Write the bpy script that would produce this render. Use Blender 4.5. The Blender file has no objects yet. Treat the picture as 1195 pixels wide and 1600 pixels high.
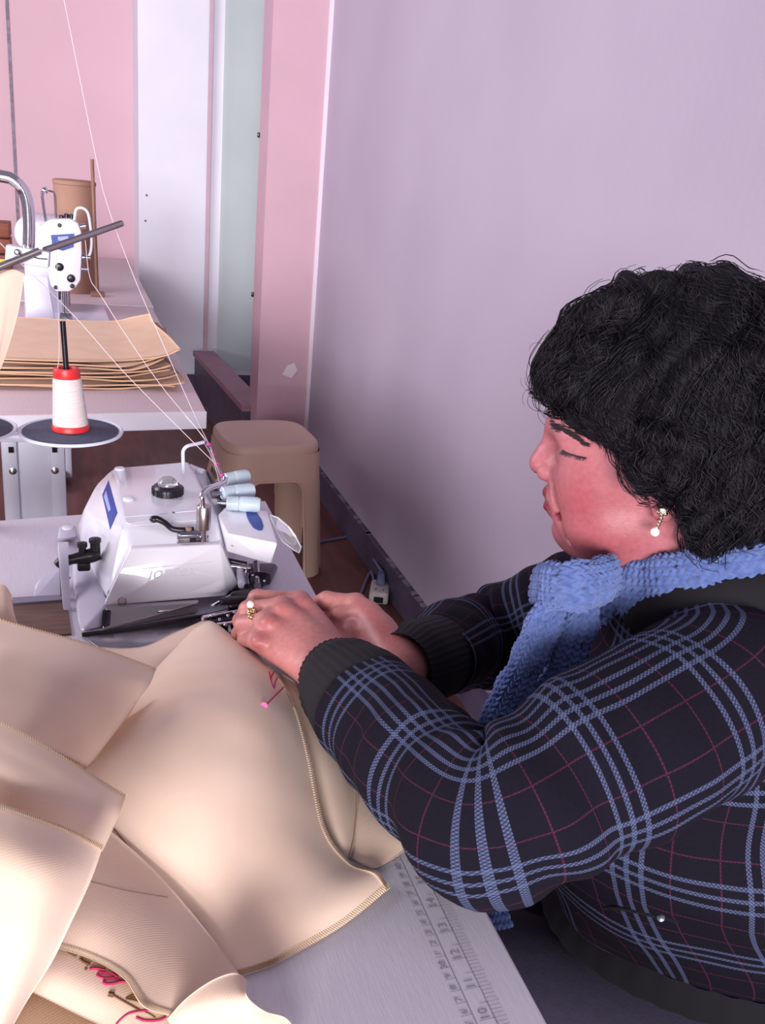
import bpy, bmesh, math, random
import numpy as np
from mathutils import Vector, Matrix, noise as mnoise

random.seed(7)
rng = np.random.default_rng(7)
scene = bpy.context.scene
COL = scene.collection

# ------------------------------------------------------------------ camera, world, light, exposure
FPX, IMW, IMH = 1400.0, 1195, 1600
CAM_POS = np.array([0.0, 0.0, 1.28])
def _cam_basis(psi, pitch, roll):
    ps, pt, r = map(math.radians, (psi, pitch, roll))
    f = np.array([math.sin(ps)*math.cos(pt), math.cos(ps)*math.cos(pt), -math.sin(pt)])
    r0 = np.array([math.cos(ps), -math.sin(ps), 0.0]); u0 = np.cross(r0, f)
    R = math.cos(r)*r0 + math.sin(r)*u0
    return R, np.cross(R, f), f
CR, CU, CF = _cam_basis(19.8, 20.6, 5.5)
cam_data = bpy.data.cameras.new('camera')
cam_data.sensor_width = 36.0
cam_data.lens = FPX/IMH*36.0
cam_data.clip_start = 0.02
cam = bpy.data.objects.new('camera', cam_data)
COL.objects.link(cam)
M = Matrix(((CR[0], CU[0], -CF[0], CAM_POS[0]), (CR[1], CU[1], -CF[1], CAM_POS[1]),
            (CR[2], CU[2], -CF[2], CAM_POS[2]), (0, 0, 0, 1)))
cam.matrix_world = M
scene.camera = cam

world = bpy.data.worlds.new('room_air')
scene.world = world
world.use_nodes = True
wb = world.node_tree.nodes['Background']
wb.inputs[0].default_value = (0.66, 0.60, 0.78, 1)
wb.inputs[1].default_value = 0.35

def area_light(name, loc, target, sx, sy, power, col):
    d = bpy.data.lights.new(name, 'AREA'); d.shape = 'RECTANGLE'; d.size = sx; d.size_y = sy
    d.energy = power; d.color = col
    o = bpy.data.objects.new(name, d); COL.objects.link(o); o.location = loc
    v = Vector(target) - Vector(loc); o.rotation_euler = v.to_track_quat('-Z', 'Y').to_euler()
    return o
# the daylight windows of the room, behind the photographer and to the left
area_light('daylight_window', (-2.0, -6.0, 1.95), (0.25, 1.1, 0.95), 3.8, 1.9, 780, (1.0, 0.94, 0.97))
area_light('daylight_window_far', (-2.3, 2.2, 1.9), (0.6, 3.0, 1.1), 1.8, 1.4, 82, (0.98, 0.90, 1.0))

vs = scene.view_settings
vs.view_transform = 'Standard'; vs.look = 'None'; vs.gamma = 1.0; vs.use_curve_mapping = False
vs.exposure = 0.0

# ------------------------------------------------------------------ pixel rays turned into places at a known height, wall or depth
def _ray(x, y): return CF + CR*(x-IMW/2)/FPX - CU*(y-IMH/2)/FPX
def Pz(x, y, z): d = _ray(x, y); return CAM_POS + d*((z-CAM_POS[2])/d[2])
def Py(x, y, Y): d = _ray(x, y); return CAM_POS + d*((Y-CAM_POS[1])/d[1])
def Px(x, y, X): d = _ray(x, y); return CAM_POS + d*((X-CAM_POS[0])/d[0])
def Pd(x, y, D): return CAM_POS + _ray(x, y)*D

# ------------------------------------------------------------------ materials
def S(r, g, b):
    def c(v):
        v /= 255.0
        return v/12.92 if v <= 0.04045 else ((v+0.055)/1.055)**2.4
    return (c(r), c(g), c(b), 1.0)
MATS = {}
def mat(name, col, rough=0.5, metal=0.0, var=0.0, vscale=20.0, bump=0.0, bscale=80.0, col2=None, spec=0.5,
        trans=0.0, sss=0.0, stretch=None, coat=0.0, alpha=1.0):
    m = bpy.data.materials.new(name); m.use_nodes = True
    nt = m.node_tree; N = nt.nodes; L = nt.links
    b = N['Principled BSDF']
    b.inputs['Base Color'].default_value = col
    b.inputs['Roughness'].default_value = rough
    b.inputs['Metallic'].default_value = metal
    b.inputs['Specular IOR Level'].default_value = spec
    b.inputs['Transmission Weight'].default_value = trans
    b.inputs['Coat Weight'].default_value = coat
    b.inputs['Alpha'].default_value = alpha
    if sss > 0:
        b.inputs['Subsurface Weight'].default_value = sss
        b.inputs['Subsurface Radius'].default_value = (0.012, 0.005, 0.003)
        b.inputs['Subsurface Scale'].default_value = 0.5
    tc = N.new('ShaderNodeTexCoord'); mp = N.new('ShaderNodeMapping')
    L.new(tc.outputs['Object'], mp.inputs['Vector'])
    if stretch: mp.inputs['Scale'].default_value = stretch
    if var > 0 or col2:
        n = N.new('ShaderNodeTexNoise'); n.inputs['Scale'].default_value = vscale; n.inputs['Detail'].default_value = 5
        L.new(mp.outputs[0], n.inputs['Vector'])
        mix = N.new('ShaderNodeMix'); mix.data_type = 'RGBA'
        c2 = col2 or tuple([max(0, v*(1-var)) for v in col[:3]])+(1,)
        mix.inputs[6].default_value = col; mix.inputs[7].default_value = c2
        rp = N.new('ShaderNodeMapRange'); rp.inputs[1].default_value = 0.35; rp.inputs[2].default_value = 0.68
        L.new(n.outputs['Fac'], rp.inputs[0]); L.new(rp.outputs[0], mix.inputs[0])
        L.new(mix.outputs[2], b.inputs['Base Color'])
    if bump > 0:
        n2 = N.new('ShaderNodeTexNoise'); n2.inputs['Scale'].default_value = bscale; n2.inputs['Detail'].default_value = 4
        L.new(mp.outputs[0], n2.inputs['Vector'])
        bp = N.new('ShaderNodeBump'); bp.inputs['Strength'].default_value = bump; bp.inputs['Distance'].default_value = 0.002
        L.new(n2.outputs['Fac'], bp.inputs['Height']); L.new(bp.outputs[0], b.inputs['Normal'])
    MATS[name] = m
    return m

mat('wall_lavender', S(181, 170, 186), 0.75, var=0.10, vscale=1.3, bump=0.25, bscale=60, col2=S(171, 159, 176))
mat('wall_pink', S(217, 181, 190), 0.75, var=0.06, vscale=2.0, bump=0.2, bscale=50)
mat('pillar_pink', S(202, 167, 178), 0.75, var=0.08, vscale=3.0, bump=0.2, bscale=50)
mat('wall_white', S(238, 238, 248), 0.65, var=0.08, vscale=2.5)
mat('wall_greenish', S(204, 216, 216), 0.6, var=0.08, vscale=2.5)
mat('plaster_chip', S(226, 214, 222), 0.85)
mat('skirting_dark', S(86, 76, 100), 0.5, var=0.35, vscale=9, bump=0.3, bscale=40)
mat('skirting_worn', S(150, 136, 150), 0.7, var=0.4, vscale=40)
mat('post_pink', S(204, 176, 190), 0.7, var=0.1, vscale=9)
mat('ledge_pink', S(168, 128, 142), 0.7, var=0.15, vscale=9)
mat('floor_brown', S(112, 66, 58), 0.45, var=0.45, vscale=4, bump=0.15, bscale=30, stretch=(7, 1, 1))
mat('table_white', S(226, 222, 232), 0.42, var=0.07, vscale=60, bump=0.10, bscale=160, stretch=(7, 0.55, 1))
mat('table_edge', S(228, 226, 236), 0.4)
mat('table_back', S(214, 192, 196), 0.45, var=0.06, vscale=40, stretch=(6, 0.6, 1))
mat('ruler_ink', S(146, 140, 158), 0.6)
mat('white_metal', S(222, 226, 240), 0.35, coat=0.2, var=0.03, vscale=8)
mat('grey_metal', S(150, 152, 170), 0.4, metal=0.3)
mat('machine_white', S(238, 238, 246), 0.26, coat=0.5, var=0.015, vscale=10)
mat('machine_base', S(214, 212, 228), 0.35, coat=0.2, var=0.04, vscale=12)
mat('steel', S(178, 176, 184), 0.22, metal=1.0, var=0.12, vscale=30)
mat('chrome', S(225, 222, 228), 0.10, metal=1.0)
mat('brushed', S(186, 178, 176), 0.32, metal=1.0, var=0.15, vscale=14)
mat('dark_steel', S(70, 66, 74), 0.28, metal=0.9, var=0.3, vscale=40)
mat('black_part', S(28, 26, 34), 0.32, var=0.2, vscale=40)
mat('black_rubber', S(34, 32, 40), 0.7)
mat('hole_black', S(14, 12, 16), 0.9)
mat('blue_badge', S(34, 66, 160), 0.35, var=0.15, vscale=60)
mat('blue_badge_light', S(160, 172, 222), 0.4)
mat('blue_badge_dark', S(20, 40, 112), 0.4)
mat('emboss', S(228, 228, 238), 0.3)
mat('tension_blue', S(196, 214, 224), 0.38, sss=0.0, coat=0.15, var=0.04, vscale=80)
mat('clear_dome', (0.95, 0.95, 0.97, 1), 0.05, trans=0.85, spec=0.6)
mat('clear_guard', (0.92, 0.90, 0.94, 1), 0.08, trans=0.8, spec=0.5)
mat('magenta', S(206, 60, 160), 0.6)
mat('warn_yellow', S(196, 180, 60), 0.5)
mat('thread', S(238, 222, 226), 0.7)
mat('cone_yarn', S(240, 228, 224), 0.6, var=0.12, vscale=220, bump=0.6, bscale=500, stretch=(0.12, 0.12, 3))
mat('red_plastic', S(214, 46, 48), 0.4)
mat('felt_grey', S(84, 86, 106), 0.95, var=0.2, vscale=200, bump=0.3, bscale=400)
mat('cardboard', S(166, 128, 108), 0.85, var=0.12, vscale=9)
mat('wood_stick', S(150, 112, 92), 0.7, var=0.25, vscale=30, stretch=(8, 8, 1))
mat('wood_red', S(132, 68, 48), 0.5, var=0.3, vscale=12, stretch=(1, 1, 6))
mat('yellow_label', S(226, 190, 60), 0.5)
mat('wood_drawer', S(120, 92, 82), 0.6, var=0.3, vscale=25, stretch=(1, 6, 1))
mat('stool_plastic', S(198, 166, 148), 0.45, var=0.06, vscale=8, bump=0.06, bscale=120)
mat('socket_white', S(190, 184, 180), 0.5, var=0.15, vscale=60)
mat('plug_blue', S(72, 76, 120), 0.5)
mat('cable_grey', S(108, 102, 134), 0.6)
mat('skin_seam', S(150, 72, 84), 0.6)
mat('hair', S(24, 20, 29), 0.45, spec=0.3, var=0.3, vscale=40)
mat('hair_mass', S(15, 13, 19), 0.7, spec=0.25, var=0.3, vscale=60)
mat('brow_hair', S(42, 28, 34), 0.6)
mat('cuff_black', S(12, 11, 19), 0.9, var=0.15, vscale=80)
mat('lining_black', S(10, 9, 15), 0.9, var=0.2, vscale=60)
mat('trousers', S(52, 48, 68), 0.85, var=0.15, vscale=120, bump=0.2, bscale=300)
mat('shoe', S(26, 24, 28), 0.4)
mat('pearl', S(244, 234, 230), 0.18, coat=0.6)
mat('gold', S(224, 204, 150), 0.18, metal=1.0)
mat('silver_gold', S(226, 214, 190), 0.16, metal=1.0)
mat('print_magenta', S(186, 40, 96), 0.8)
mat('print_pink', S(224, 110, 168), 0.8)
mat('print_brown', S(110, 78, 50), 0.8)
mat('seam_brown', S(140, 112, 98), 0.9)
mat('serge', S(224, 204, 178), 0.9)

def fabric_mat(name, col, col2):
    """beige cotton twill: fine diagonal rib as relief, slight mottling"""
    m = mat(name, col, 0.88, var=0.1, vscale=14, col2=col2, spec=0.2)
    nt = m.node_tree; N = nt.nodes; L = nt.links
    uv = N.new('ShaderNodeTexCoord')
    wv = N.new('ShaderNodeTexWave'); wv.inputs['Scale'].default_value = 260; wv.inputs['Distortion'].default_value = 0.6
    wv.wave_type = 'BANDS'; wv.bands_direction = 'DIAGONAL'
    L.new(uv.outputs['UV'], wv.inputs['Vector'])
    bp = N.new('ShaderNodeBump'); bp.inputs['Strength'].default_value = 0.10; bp.inputs['Distance'].default_value = 0.0005
    L.new(wv.outputs['Fac'], bp.inputs['Height']); L.new(bp.outputs[0], N['Principled BSDF'].inputs['Normal'])
    N['Principled BSDF'].inputs['Sheen Weight'].default_value = 0.15
    return m
fabric_mat('beige_twill', S(242, 216, 194), S(236, 207, 182))
fabric_mat('beige_twill_dark', S(226, 190, 152), S(218, 180, 142))
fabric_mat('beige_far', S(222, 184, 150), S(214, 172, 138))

def plaid_mat(name):
    m = bpy.data.materials.new(name); m.use_nodes = True
    nt = m.node_tree; N = nt.nodes; L = nt.links; b = N['Principled BSDF']
    b.inputs['Roughness'].default_value = 0.92; b.inputs['Specular IOR Level'].default_value = 0.15
    tc = N.new('ShaderNodeTexCoord'); sp = N.new('ShaderNodeSeparateXYZ'); L.new(tc.outputs['UV'], sp.inputs[0])
    def mth(op, a, b_=None, c=None):
        n = N.new('ShaderNodeMath'); n.operation = op
        for i, v in enumerate((a, b_, c)):
            if v is None: continue
            if isinstance(v, (int, float)): n.inputs[i].default_value = v
            else: L.new(v, n.inputs[i])
        return n.outputs[0]
    P = 0.104
    light = []; pink = []
    for ax in (0, 1):
        f = mth('FRACT', mth('DIVIDE', sp.outputs[ax], P))
        ms = [mth('COMPARE', f, c, 0.020) for c in (0.14, 0.25, 0.36)]
        light.append(mth('MAXIMUM', mth('MAXIMUM', ms[0], ms[1]), ms[2]))
        pink.append(mth('MAXIMUM', mth('COMPARE', f, 0.57, 0.0065), mth('COMPARE', f, 0.93, 0.0065)))
    # twill: light yarns float over and under in a fine diagonal step
    dg = mth('FRACT', mth('DIVIDE', mth('ADD', sp.outputs[0], sp.outputs[1]), 0.0034))
    tw = mth('ADD', mth('MULTIPLY', mth('COMPARE', dg, 0.5, 0.27), 0.62), 0.30)
    dg2 = mth('FRACT', mth('DIVIDE', mth('SUBTRACT', sp.outputs[0], sp.outputs[1]), 0.0034))
    tw2 = mth('ADD', mth('MULTIPLY', mth('COMPARE', dg2, 0.5, 0.30), 0.5), 0.5)
    twf = mth('MULTIPLY', tw, tw2)
    lsum = mth('MULTIPLY', mth('ADD', light[0], light[1]), twf)
    psum = mth('MULTIPLY', mth('MAXIMUM', pink[0], pink[1]), mth('ADD', mth('MULTIPLY', twf, 0.8), 0.25))
    def mix(fac, a, bcol):
        n = N.new('ShaderNodeMix'); n.data_type = 'RGBA'; L.new(fac, n.inputs[0])
        if isinstance(a, tuple): n.inputs[6].default_value = a
        else: L.new(a, n.inputs[6])
        n.inputs[7].default_value = bcol; return n.outputs[2]
    ns = N.new('ShaderNodeTexNoise'); ns.inputs['Scale'].default_value = 300; L.new(tc.outputs['UV'], ns.inputs['Vector'])
    base = mix(ns.outputs['Fac'], S(17, 15, 26), S(25, 22, 34))
    c1 = mix(psum, base, S(80, 34, 60))
    c2 = mix(lsum, c1, S(88, 98, 132))
    L.new(c2, b.inputs['Base Color'])
    bp = N.new('ShaderNodeBump'); bp.inputs['Strength'].default_value = 0.3; bp.inputs['Distance'].default_value = 0.0008
    L.new(ns.outputs['Fac'], bp.inputs['Height']); L.new(bp.outputs[0], b.inputs['Normal'])
    MATS[name] = m
plaid_mat('plaid_wool')

def knit_mat(name, col, col2):
    m = mat(name, col, 0.95, var=0.2, vscale=120, col2=col2, spec=0.1, bump=0.5, bscale=900)
    m.node_tree.nodes['Principled BSDF'].inputs['Sheen Weight'].default_value = 0.3
    return m
knit_mat('blue_knit', S(102, 122, 176), S(80, 100, 156))

def skin_mat(name):
    m = mat(name, S(216, 140, 136), 0.46, sss=0.05, spec=0.45, bump=0.12, bscale=420)
    nt = m.node_tree; N = nt.nodes; L = nt.links; b = N['Principled BSDF']
    at = N.new('ShaderNodeAttribute'); at.attribute_name = 'tint'
    n = N.new('ShaderNodeTexNoise'); n.inputs['Scale'].default_value = 190; n.inputs['Detail'].default_value = 3
    tc = N.new('ShaderNodeTexCoord'); L.new(tc.outputs['Object'], n.inputs['Vector'])
    mr = N.new('ShaderNodeMapRange'); mr.inputs[1].default_value = 0.3; mr.inputs[2].default_value = 0.75
    mr.inputs[3].default_value = 1.05; mr.inputs[4].default_value = 0.86; L.new(n.outputs['Fac'], mr.inputs[0])
    mx = N.new('ShaderNodeMix'); mx.data_type = 'RGBA'; mx.blend_type = 'MULTIPLY'; mx.inputs[0].default_value = 1
    L.new(at.outputs['Color'], mx.inputs[6]); L.new(mr.outputs[0], mx.inputs[7])
    L.new(mx.outputs[2], b.inputs['Base Color'])
skin_mat('skin')

# ------------------------------------------------------------------ objects, parts, tags
ORG = {}
def tag(o, label=None, cat=None, group=None, kind=None):
    if label: o['label'] = label
    if cat: o['category'] = cat
    if group: o['group'] = group
    if kind: o['kind'] = kind
    return o
def thing(name, label, cat, loc=(0, 0, 0), group=None):
    o = bpy.data.objects.new(name, None); COL.objects.link(o); o.empty_display_size = 0.05
    o.location = loc; ORG[o.name] = np.array(loc, float)
    return tag(o, label, cat, group)

class G:
    """collects shapes in world coordinates; build() links them as ONE mesh object"""
    def __init__(self): self.v = []; self.f = []; self.n = 0; self.uv = []
    def add(self, V, F, UV=None):
        V = np.asarray(V, float).reshape(-1, 3)
        self.v.append(V); self.f += [tuple(int(i)+self.n for i in f) for f in F]; self.n += len(V)
        self.uv.append(np.zeros((len(V), 2)) if UV is None else np.asarray(UV, float))
        return self
    def _bm(self, bm):
        bm.verts.ensure_lookup_table(); bm.verts.index_update()
        self.add([v.co[:] for v in bm.verts], [[v.index for v in f.verts] for f in bm.faces]); bm.free(); return self
    def hull(self, pts, bevel=0.0, seg=2):
        bm = bmesh.new()
        for p in pts: bm.verts.new(tuple(float(c) for c in p))
        r = bmesh.ops.convex_hull(bm, input=bm.verts)
        bad = [g for g in set(r['geom_interior'] + r['geom_unused']) if isinstance(g, bmesh.types.BMVert)]
        if bad: bmesh.ops.delete(bm, geom=bad, context='VERTS')
        bmesh.ops.dissolve_limit(bm, angle_limit=0.02, verts=bm.verts, edges=bm.edges)
        if bevel > 0:
            bmesh.ops.bevel(bm, geom=list(bm.edges), offset=bevel, segments=seg, profile=0.5, affect='EDGES', clamp_overlap=True)
        bmesh.ops.recalc_face_normals(bm, faces=bm.faces)
        return self._bm(bm)
    def box(self, c, s, rot=None, bevel=0.0, seg=2):
        R = np.eye(3) if rot is None else np.array(rot)
        pts = [np.array(c) + R @ (np.array([a, b_, d])*np.array(s)/2) for a in (-1, 1) for b_ in (-1, 1) for d in (-1, 1)]
        return self.hull(pts, bevel, seg)
    def prism(self, poly, ext, bevel=0.0, seg=2):
        poly = [np.asarray(p, float) for p in poly]; ext = np.asarray(ext, float)
        bm = bmesh.new()
        a = [bm.verts.new(tuple(p)) for p in poly]; b_ = [bm.verts.new(tuple(p+ext)) for p in poly]
        bm.faces.new(a); bm.faces.new(b_[::-1]); n = len(a)
        for i in range(n): bm.faces.new((a[i], b_[i], b_[(i+1) % n], a[(i+1) % n]))
        bmesh.ops.recalc_face_normals(bm, faces=bm.faces)
        if bevel > 0: bmesh.ops.bevel(bm, geom=list(bm.edges), offset=bevel, segments=seg, profile=0.5, affect='EDGES', clamp_overlap=True)
        return self._bm(bm)
    def tube(self, pts, r, seg=10, caps=True, smooth=0, squash=None):
        P = np.asarray(pts, float)
        if smooth: P, r = catmull(P, smooth, r)
        n = len(P); rr = np.full(n, r) if np.isscalar(r) else np.asarray(r, float)
        T = np.gradient(P, axis=0); T /= np.linalg.norm(T, axis=1)[:, None]+1e-12
        up = np.array([0, 0, 1.0]) if abs(T[0][2]) < 0.9 else np.array([1.0, 0, 0])
        A = np.cross(T[0], up); A /= np.linalg.norm(A); V = []; F = []
        for i in range(n):
            A = A - T[i]*(A@T[i]); A /= np.linalg.norm(A); B = np.cross(T[i], A)
            for k in range(seg):
                t = 2*math.pi*k/seg; V.append(P[i]+rr[i]*(math.cos(t)*A+math.sin(t)*B))
        for i in range(n-1):
            for k in range(seg):
                F.append((i*seg+k, i*seg+(k+1) % seg, (i+1)*seg+(k+1) % seg, (i+1)*seg+k))
        if caps: F.append(tuple(range(seg))[::-1]); F.append(tuple((n-1)*seg+k for k in range(seg)))
        return self.add(V, F)
    def cyl(self, p0, p1, r0, r1=None, seg=20): return self.tube([p0, p1], [r0, r0 if r1 is None else r1], seg)
    def lathe(self, prof, c, axis=(0, 0, 1), seg=32, sx=1.0, sy=1.0):
        ax = np.asarray(axis, float); ax /= np.linalg.norm(ax)
        u = np.cross(ax, [0, 0, 1.0]) if abs(ax[2]) < 0.9 else np.array([1.0, 0, 0])
        u /= np.linalg.norm(u); w = np.cross(ax, u); V = []; F = []; c = np.asarray(c, float)
        for r, z in prof:
            for k in range(seg):
                t = 2*math.pi*k/seg; V.append(c+ax*z+r*(sx*math.cos(t)*u+sy*math.sin(t)*w))
        for i in range(len(prof)-1):
            for k in range(seg): F.append((i*seg+k, i*seg+(k+1) % seg, (i+1)*seg+(k+1) % seg, (i+1)*seg+k))
        F.append(tuple(range(seg))[::-1]); F.append(tuple((len(prof)-1)*seg+k for k in range(seg)))
        return self.add(V, F)
    def ball(self, c, r, seg=16, rings=10):
        r = np.array([r]*3 if np.isscalar(r) else r, float)
        pr = [(max(1e-4, math.sin(math.pi*i/rings)), -math.cos(math.pi*i/rings)) for i in range(rings+1)]
        g = G(); g.lathe(pr, (0, 0, 0), seg=seg)
        return self.add(g.v[0]*r+np.asarray(c, float), g.f)
    def build(self, name, m, parent=None, smooth=True, angle=40, kind=None):
        V = np.concatenate(self.v); root = parent
        while root is not None and root.parent is not None: root = root.parent
        if root is not None and root.name in ORG: V = V - ORG[root.name]
        org = None
        if parent is None:
            org = V.mean(0); org[2] = V[:, 2].min(); V = V - org
        me = bpy.data.meshes.new(name); me.from_pydata(V.tolist(), [], self.f); me.update()
        UV = np.concatenate(self.uv)
        if UV.any():
            lay = me.uv_layers.new(name='UVMap'); li = np.zeros(len(me.loops), np.int32)
            me.loops.foreach_get('vertex_index', li); lay.data.foreach_set('uv', UV[li].astype(np.float32).ravel())
        me.materials.append(MATS[m])
        if smooth:
            me.polygons.foreach_set('use_smooth', np.ones(len(me.polygons), bool))
            if angle < 180: me.set_sharp_from_angle(angle=math.radians(angle))
        o = bpy.data.objects.new(name, me); COL.objects.link(o)
        if org is not None: o.location = org; ORG[o.name] = org
        if parent is not None: o.parent = parent
        if kind: o['kind'] = kind
        return o
def catmull(P, k, r=None):
    P = np.asarray(P, float); n = len(P); ext = np.vstack([2*P[0]-P[1], P, 2*P[-1]-P[-2]])
    rr = None if r is None or np.isscalar(r) else np.asarray(r, float)
    out = []; ro = []
    for i in range(n-1):
        p0, p1, p2, p3 = ext[i:i+4]
        for j in range(k):
            t = j/k
            out.append(0.5*((2*p1)+(-p0+p2)*t+(2*p0-5*p1+4*p2-p3)*t*t+(-p0+3*p1-3*p2+p3)*t**3))
            if rr is not None:
                s = t*t*(3-2*t); ro.append(rr[i]*(1-s)+rr[i+1]*s)
    out.append(P[-1])
    if rr is not None: ro.append(rr[-1]); return np.array(out), np.array(ro)
    return np.array(out), r
def rotz(a): a = math.radians(a); return np.array([[math.cos(a), -math.sin(a), 0], [math.sin(a), math.cos(a), 0], [0, 0, 1]])
def text_shape(body, size, origin, xdir, ydir, thick=0.0, shear=0.0, align='CENTER'):
    """flat lettering: returns verts and faces lying in the plane of xdir and ydir"""
    cu = bpy.data.curves.new('lettering', 'FONT'); cu.body = body; cu.size = size; cu.align_x = align; cu.align_y = 'CENTER'; cu.shear = shear
    cu.resolution_u = 3
    ob = bpy.data.objects.new('lettering', cu); COL.objects.link(ob)
    dg = bpy.context.evaluated_depsgraph_get(); me = bpy.data.meshes.new_from_object(ob.evaluated_get(dg))
    V = np.array([v.co[:] for v in me.vertices]) if len(me.vertices) else np.zeros((0, 3)); F = [tuple(p.vertices) for p in me.polygons]
    bpy.data.objects.remove(ob); bpy.data.curves.remove(cu); bpy.data.meshes.remove(me)
    o = np.asarray(origin, float); x = np.asarray(xdir, float); y = np.asarray(ydir, float)
    return (o + V[:, :1]*x + V[:, 1:2]*y if len(V) else V), F

# ------------------------------------------------------------------ smooth solids from blended volumes
def smin(a, b, k):
    if k <= 0: return np.minimum(a, b)
    h = np.maximum(k-np.abs(a-b), 0)/k
    return np.minimum(a, b)-h*h*k*0.25
class Vol:
    def __init__(self, lo, hi, h):
        self.lo = np.array(lo, float); self.h = h
        self.n = np.ceil((np.array(hi)-self.lo)/h).astype(int)+1
        self.d = np.full(self.n, 0.06, np.float32)
    def sub(self, lo, hi):
        a = np.clip(np.floor((np.array(lo)-self.lo)/self.h).astype(int), 0, self.n); b = np.clip(np.ceil((np.array(hi)-self.lo)/self.h).astype(int)+1, 0, self.n)
        sl = tuple(slice(int(i), int(j)) for i, j in zip(a, b))
        ax = [(self.lo[i]+np.arange(a[i], b[i])*self.h).astype(np.float32) for i in range(3)]
        return sl, ax[0][:, None, None], ax[1][None, :, None], ax[2][None, None, :]
    def op(self, lo, hi, fn, k, mode='u'):
        m = max(k, 0.004)+0.012
        sl, X, Y, Z = self.sub(np.array(lo)-m, np.array(hi)+m)
        cur = self.d[sl]
        if cur.size == 0: return
        v = fn(X, Y, Z).astype(np.float32)
        self.d[sl] = smin(cur, v, k) if mode == 'u' else -smin(-cur, v, k)
    def cap(self, a, b, ra, rb, k=0.01, mode='u'):
        a = np.asarray(a, float); b = np.asarray(b, float); ab = b-a; L2 = float(ab@ab)+1e-12; R = max(ra, rb)
        def fn(X, Y, Z):
            t = np.clip(((X-a[0])*ab[0]+(Y-a[1])*ab[1]+(Z-a[2])*ab[2])/L2, 0, 1)
            return np.sqrt((X-a[0]-t*ab[0])**2+(Y-a[1]-t*ab[1])**2+(Z-a[2]-t*ab[2])**2)-(ra+(rb-ra)*t)
        self.op(np.minimum(a, b)-R, np.maximum(a, b)+R, fn, k, mode)
    def chain(self, pts, rs, k=0.01):
        for i in range(len(pts)-1): self.cap(pts[i], pts[i+1], rs[i], rs[i+1], k)
    def ell(self, c, r, k=0.01, R=None, mode='u'):
        c = np.asarray(c, float); r = np.asarray(r, float); R = np.eye(3) if R is None else np.asarray(R)
        def fn(X, Y, Z):
            p = [(X-c[0])*R[0, i]+(Y-c[1])*R[1, i]+(Z-c[2])*R[2, i] for i in range(3)]
            k0 = np.sqrt(sum((p[i]/r[i])**2 for i in range(3))); k1 = np.sqrt(sum((p[i]/r[i]**2)**2 for i in range(3)))+1e-9
            return k0*(k0-1)/k1
        e = np.abs(R)@r
        self.op(c-e, c+e, fn, k, mode)
    def sample(self, P):
        q = (np.asarray(P)-self.lo)/self.h; q = np.clip(q, 0, self.n-1.001); i = q.astype(int); f = q-i; out = 0
        for dx in (0, 1):
            for dy in (0, 1):
                for dz in (0, 1):
                    w = (f[..., 0] if dx else 1-f[..., 0])*(f[..., 1] if dy else 1-f[..., 1])*(f[..., 2] if dz else 1-f[..., 2])
                    out = out+w*self.d[i[..., 0]+dx, i[..., 1]+dy, i[..., 2]+dz]
        return out
    def grad(self, P):
        e = self.h; g = np.stack([self.sample(P+np.eye(3)[i]*e)-self.sample(P-np.eye(3)[i]*e) for i in range(3)], -1)
        return g/(np.linalg.norm(g, axis=-1, keepdims=True)+1e-9)
    def mesh(self):
        d = self.d; s = d < 0
        tot = np.zeros(np.array(d.shape)-1, np.int8)
        cs = [(a, b, c) for a in (0, 1) for b in (0, 1) for c in (0, 1)]
        sh = tot.shape
        for a, b, c in cs: tot += s[a:a+sh[0], b:b+sh[1], c:c+sh[2]]
        act = (tot > 0) & (tot < 8); ijk = np.argwhere(act); idx = np.full(sh, -1, np.int64); idx[act] = np.arange(len(ijk))
        val = {c: d[ijk[:, 0]+c[0], ijk[:, 1]+c[1], ijk[:, 2]+c[2]] for c in cs}
        pos = np.zeros((len(ijk), 3)); cnt = np.zeros(len(ijk))
        for c in cs:
            for ax in range(3):
                if c[ax] == 0:
                    e = list(c); e[ax] = 1; va = val[c]; vb = val[tuple(e)]; m = (va < 0) != (vb < 0)
                    t = np.where(m, va/(va-vb+1e-20), 0); p = np.tile(np.array(c, float), (len(ijk), 1)); p[:, ax] = t
                    pos[m] += p[m]; cnt[m] += 1
        V = self.lo+(pos/cnt[:, None]+ijk)*self.h; Q = []
        for ax in range(3):
            o1, o2 = [(1, 2), (2, 0), (0, 1)][ax]
            s0 = np.take(s, range(0, d.shape[ax]-1), ax); s1 = np.take(s, range(1, d.shape[ax]), ax)
            e = np.argwhere(s0 != s1); ok = (e[:, o1] > 0) & (e[:, o2] > 0) & (e[:, o1] < sh[o1]) & (e[:, o2] < sh[o2]); e = e[ok]
            fl = s0[e[:, 0], e[:, 1], e[:, 2]]
            def cell(da, db):
                q = e.copy(); q[:, o1] -= da; q[:, o2] -= db; return idx[q[:, 0], q[:, 1], q[:, 2]]
            a, b, c, dd = cell(1, 1), cell(0, 1), cell(0, 0), cell(1, 0)
            q = np.stack([a, b, c, dd], 1); q[~fl] = q[~fl][:, ::-1]; Q.append(q)
        return V, np.concatenate(Q)
def relax(V, Q, it=2, lam=0.5):
    for _ in range(it):
        acc = np.zeros_like(V); cnt = np.zeros(len(V))
        for i in range(4):
            a = Q[:, i]; b = Q[:, (i+1) % 4]
            for x, y in ((a, b), (b, a)):
                for k in range(3): acc[:, k] += np.bincount(x, V[y, k], len(V))
                cnt += np.bincount(x, minlength=len(V))
        V = V+lam*(acc/np.maximum(cnt, 1)[:, None]-V)
    return V
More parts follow.
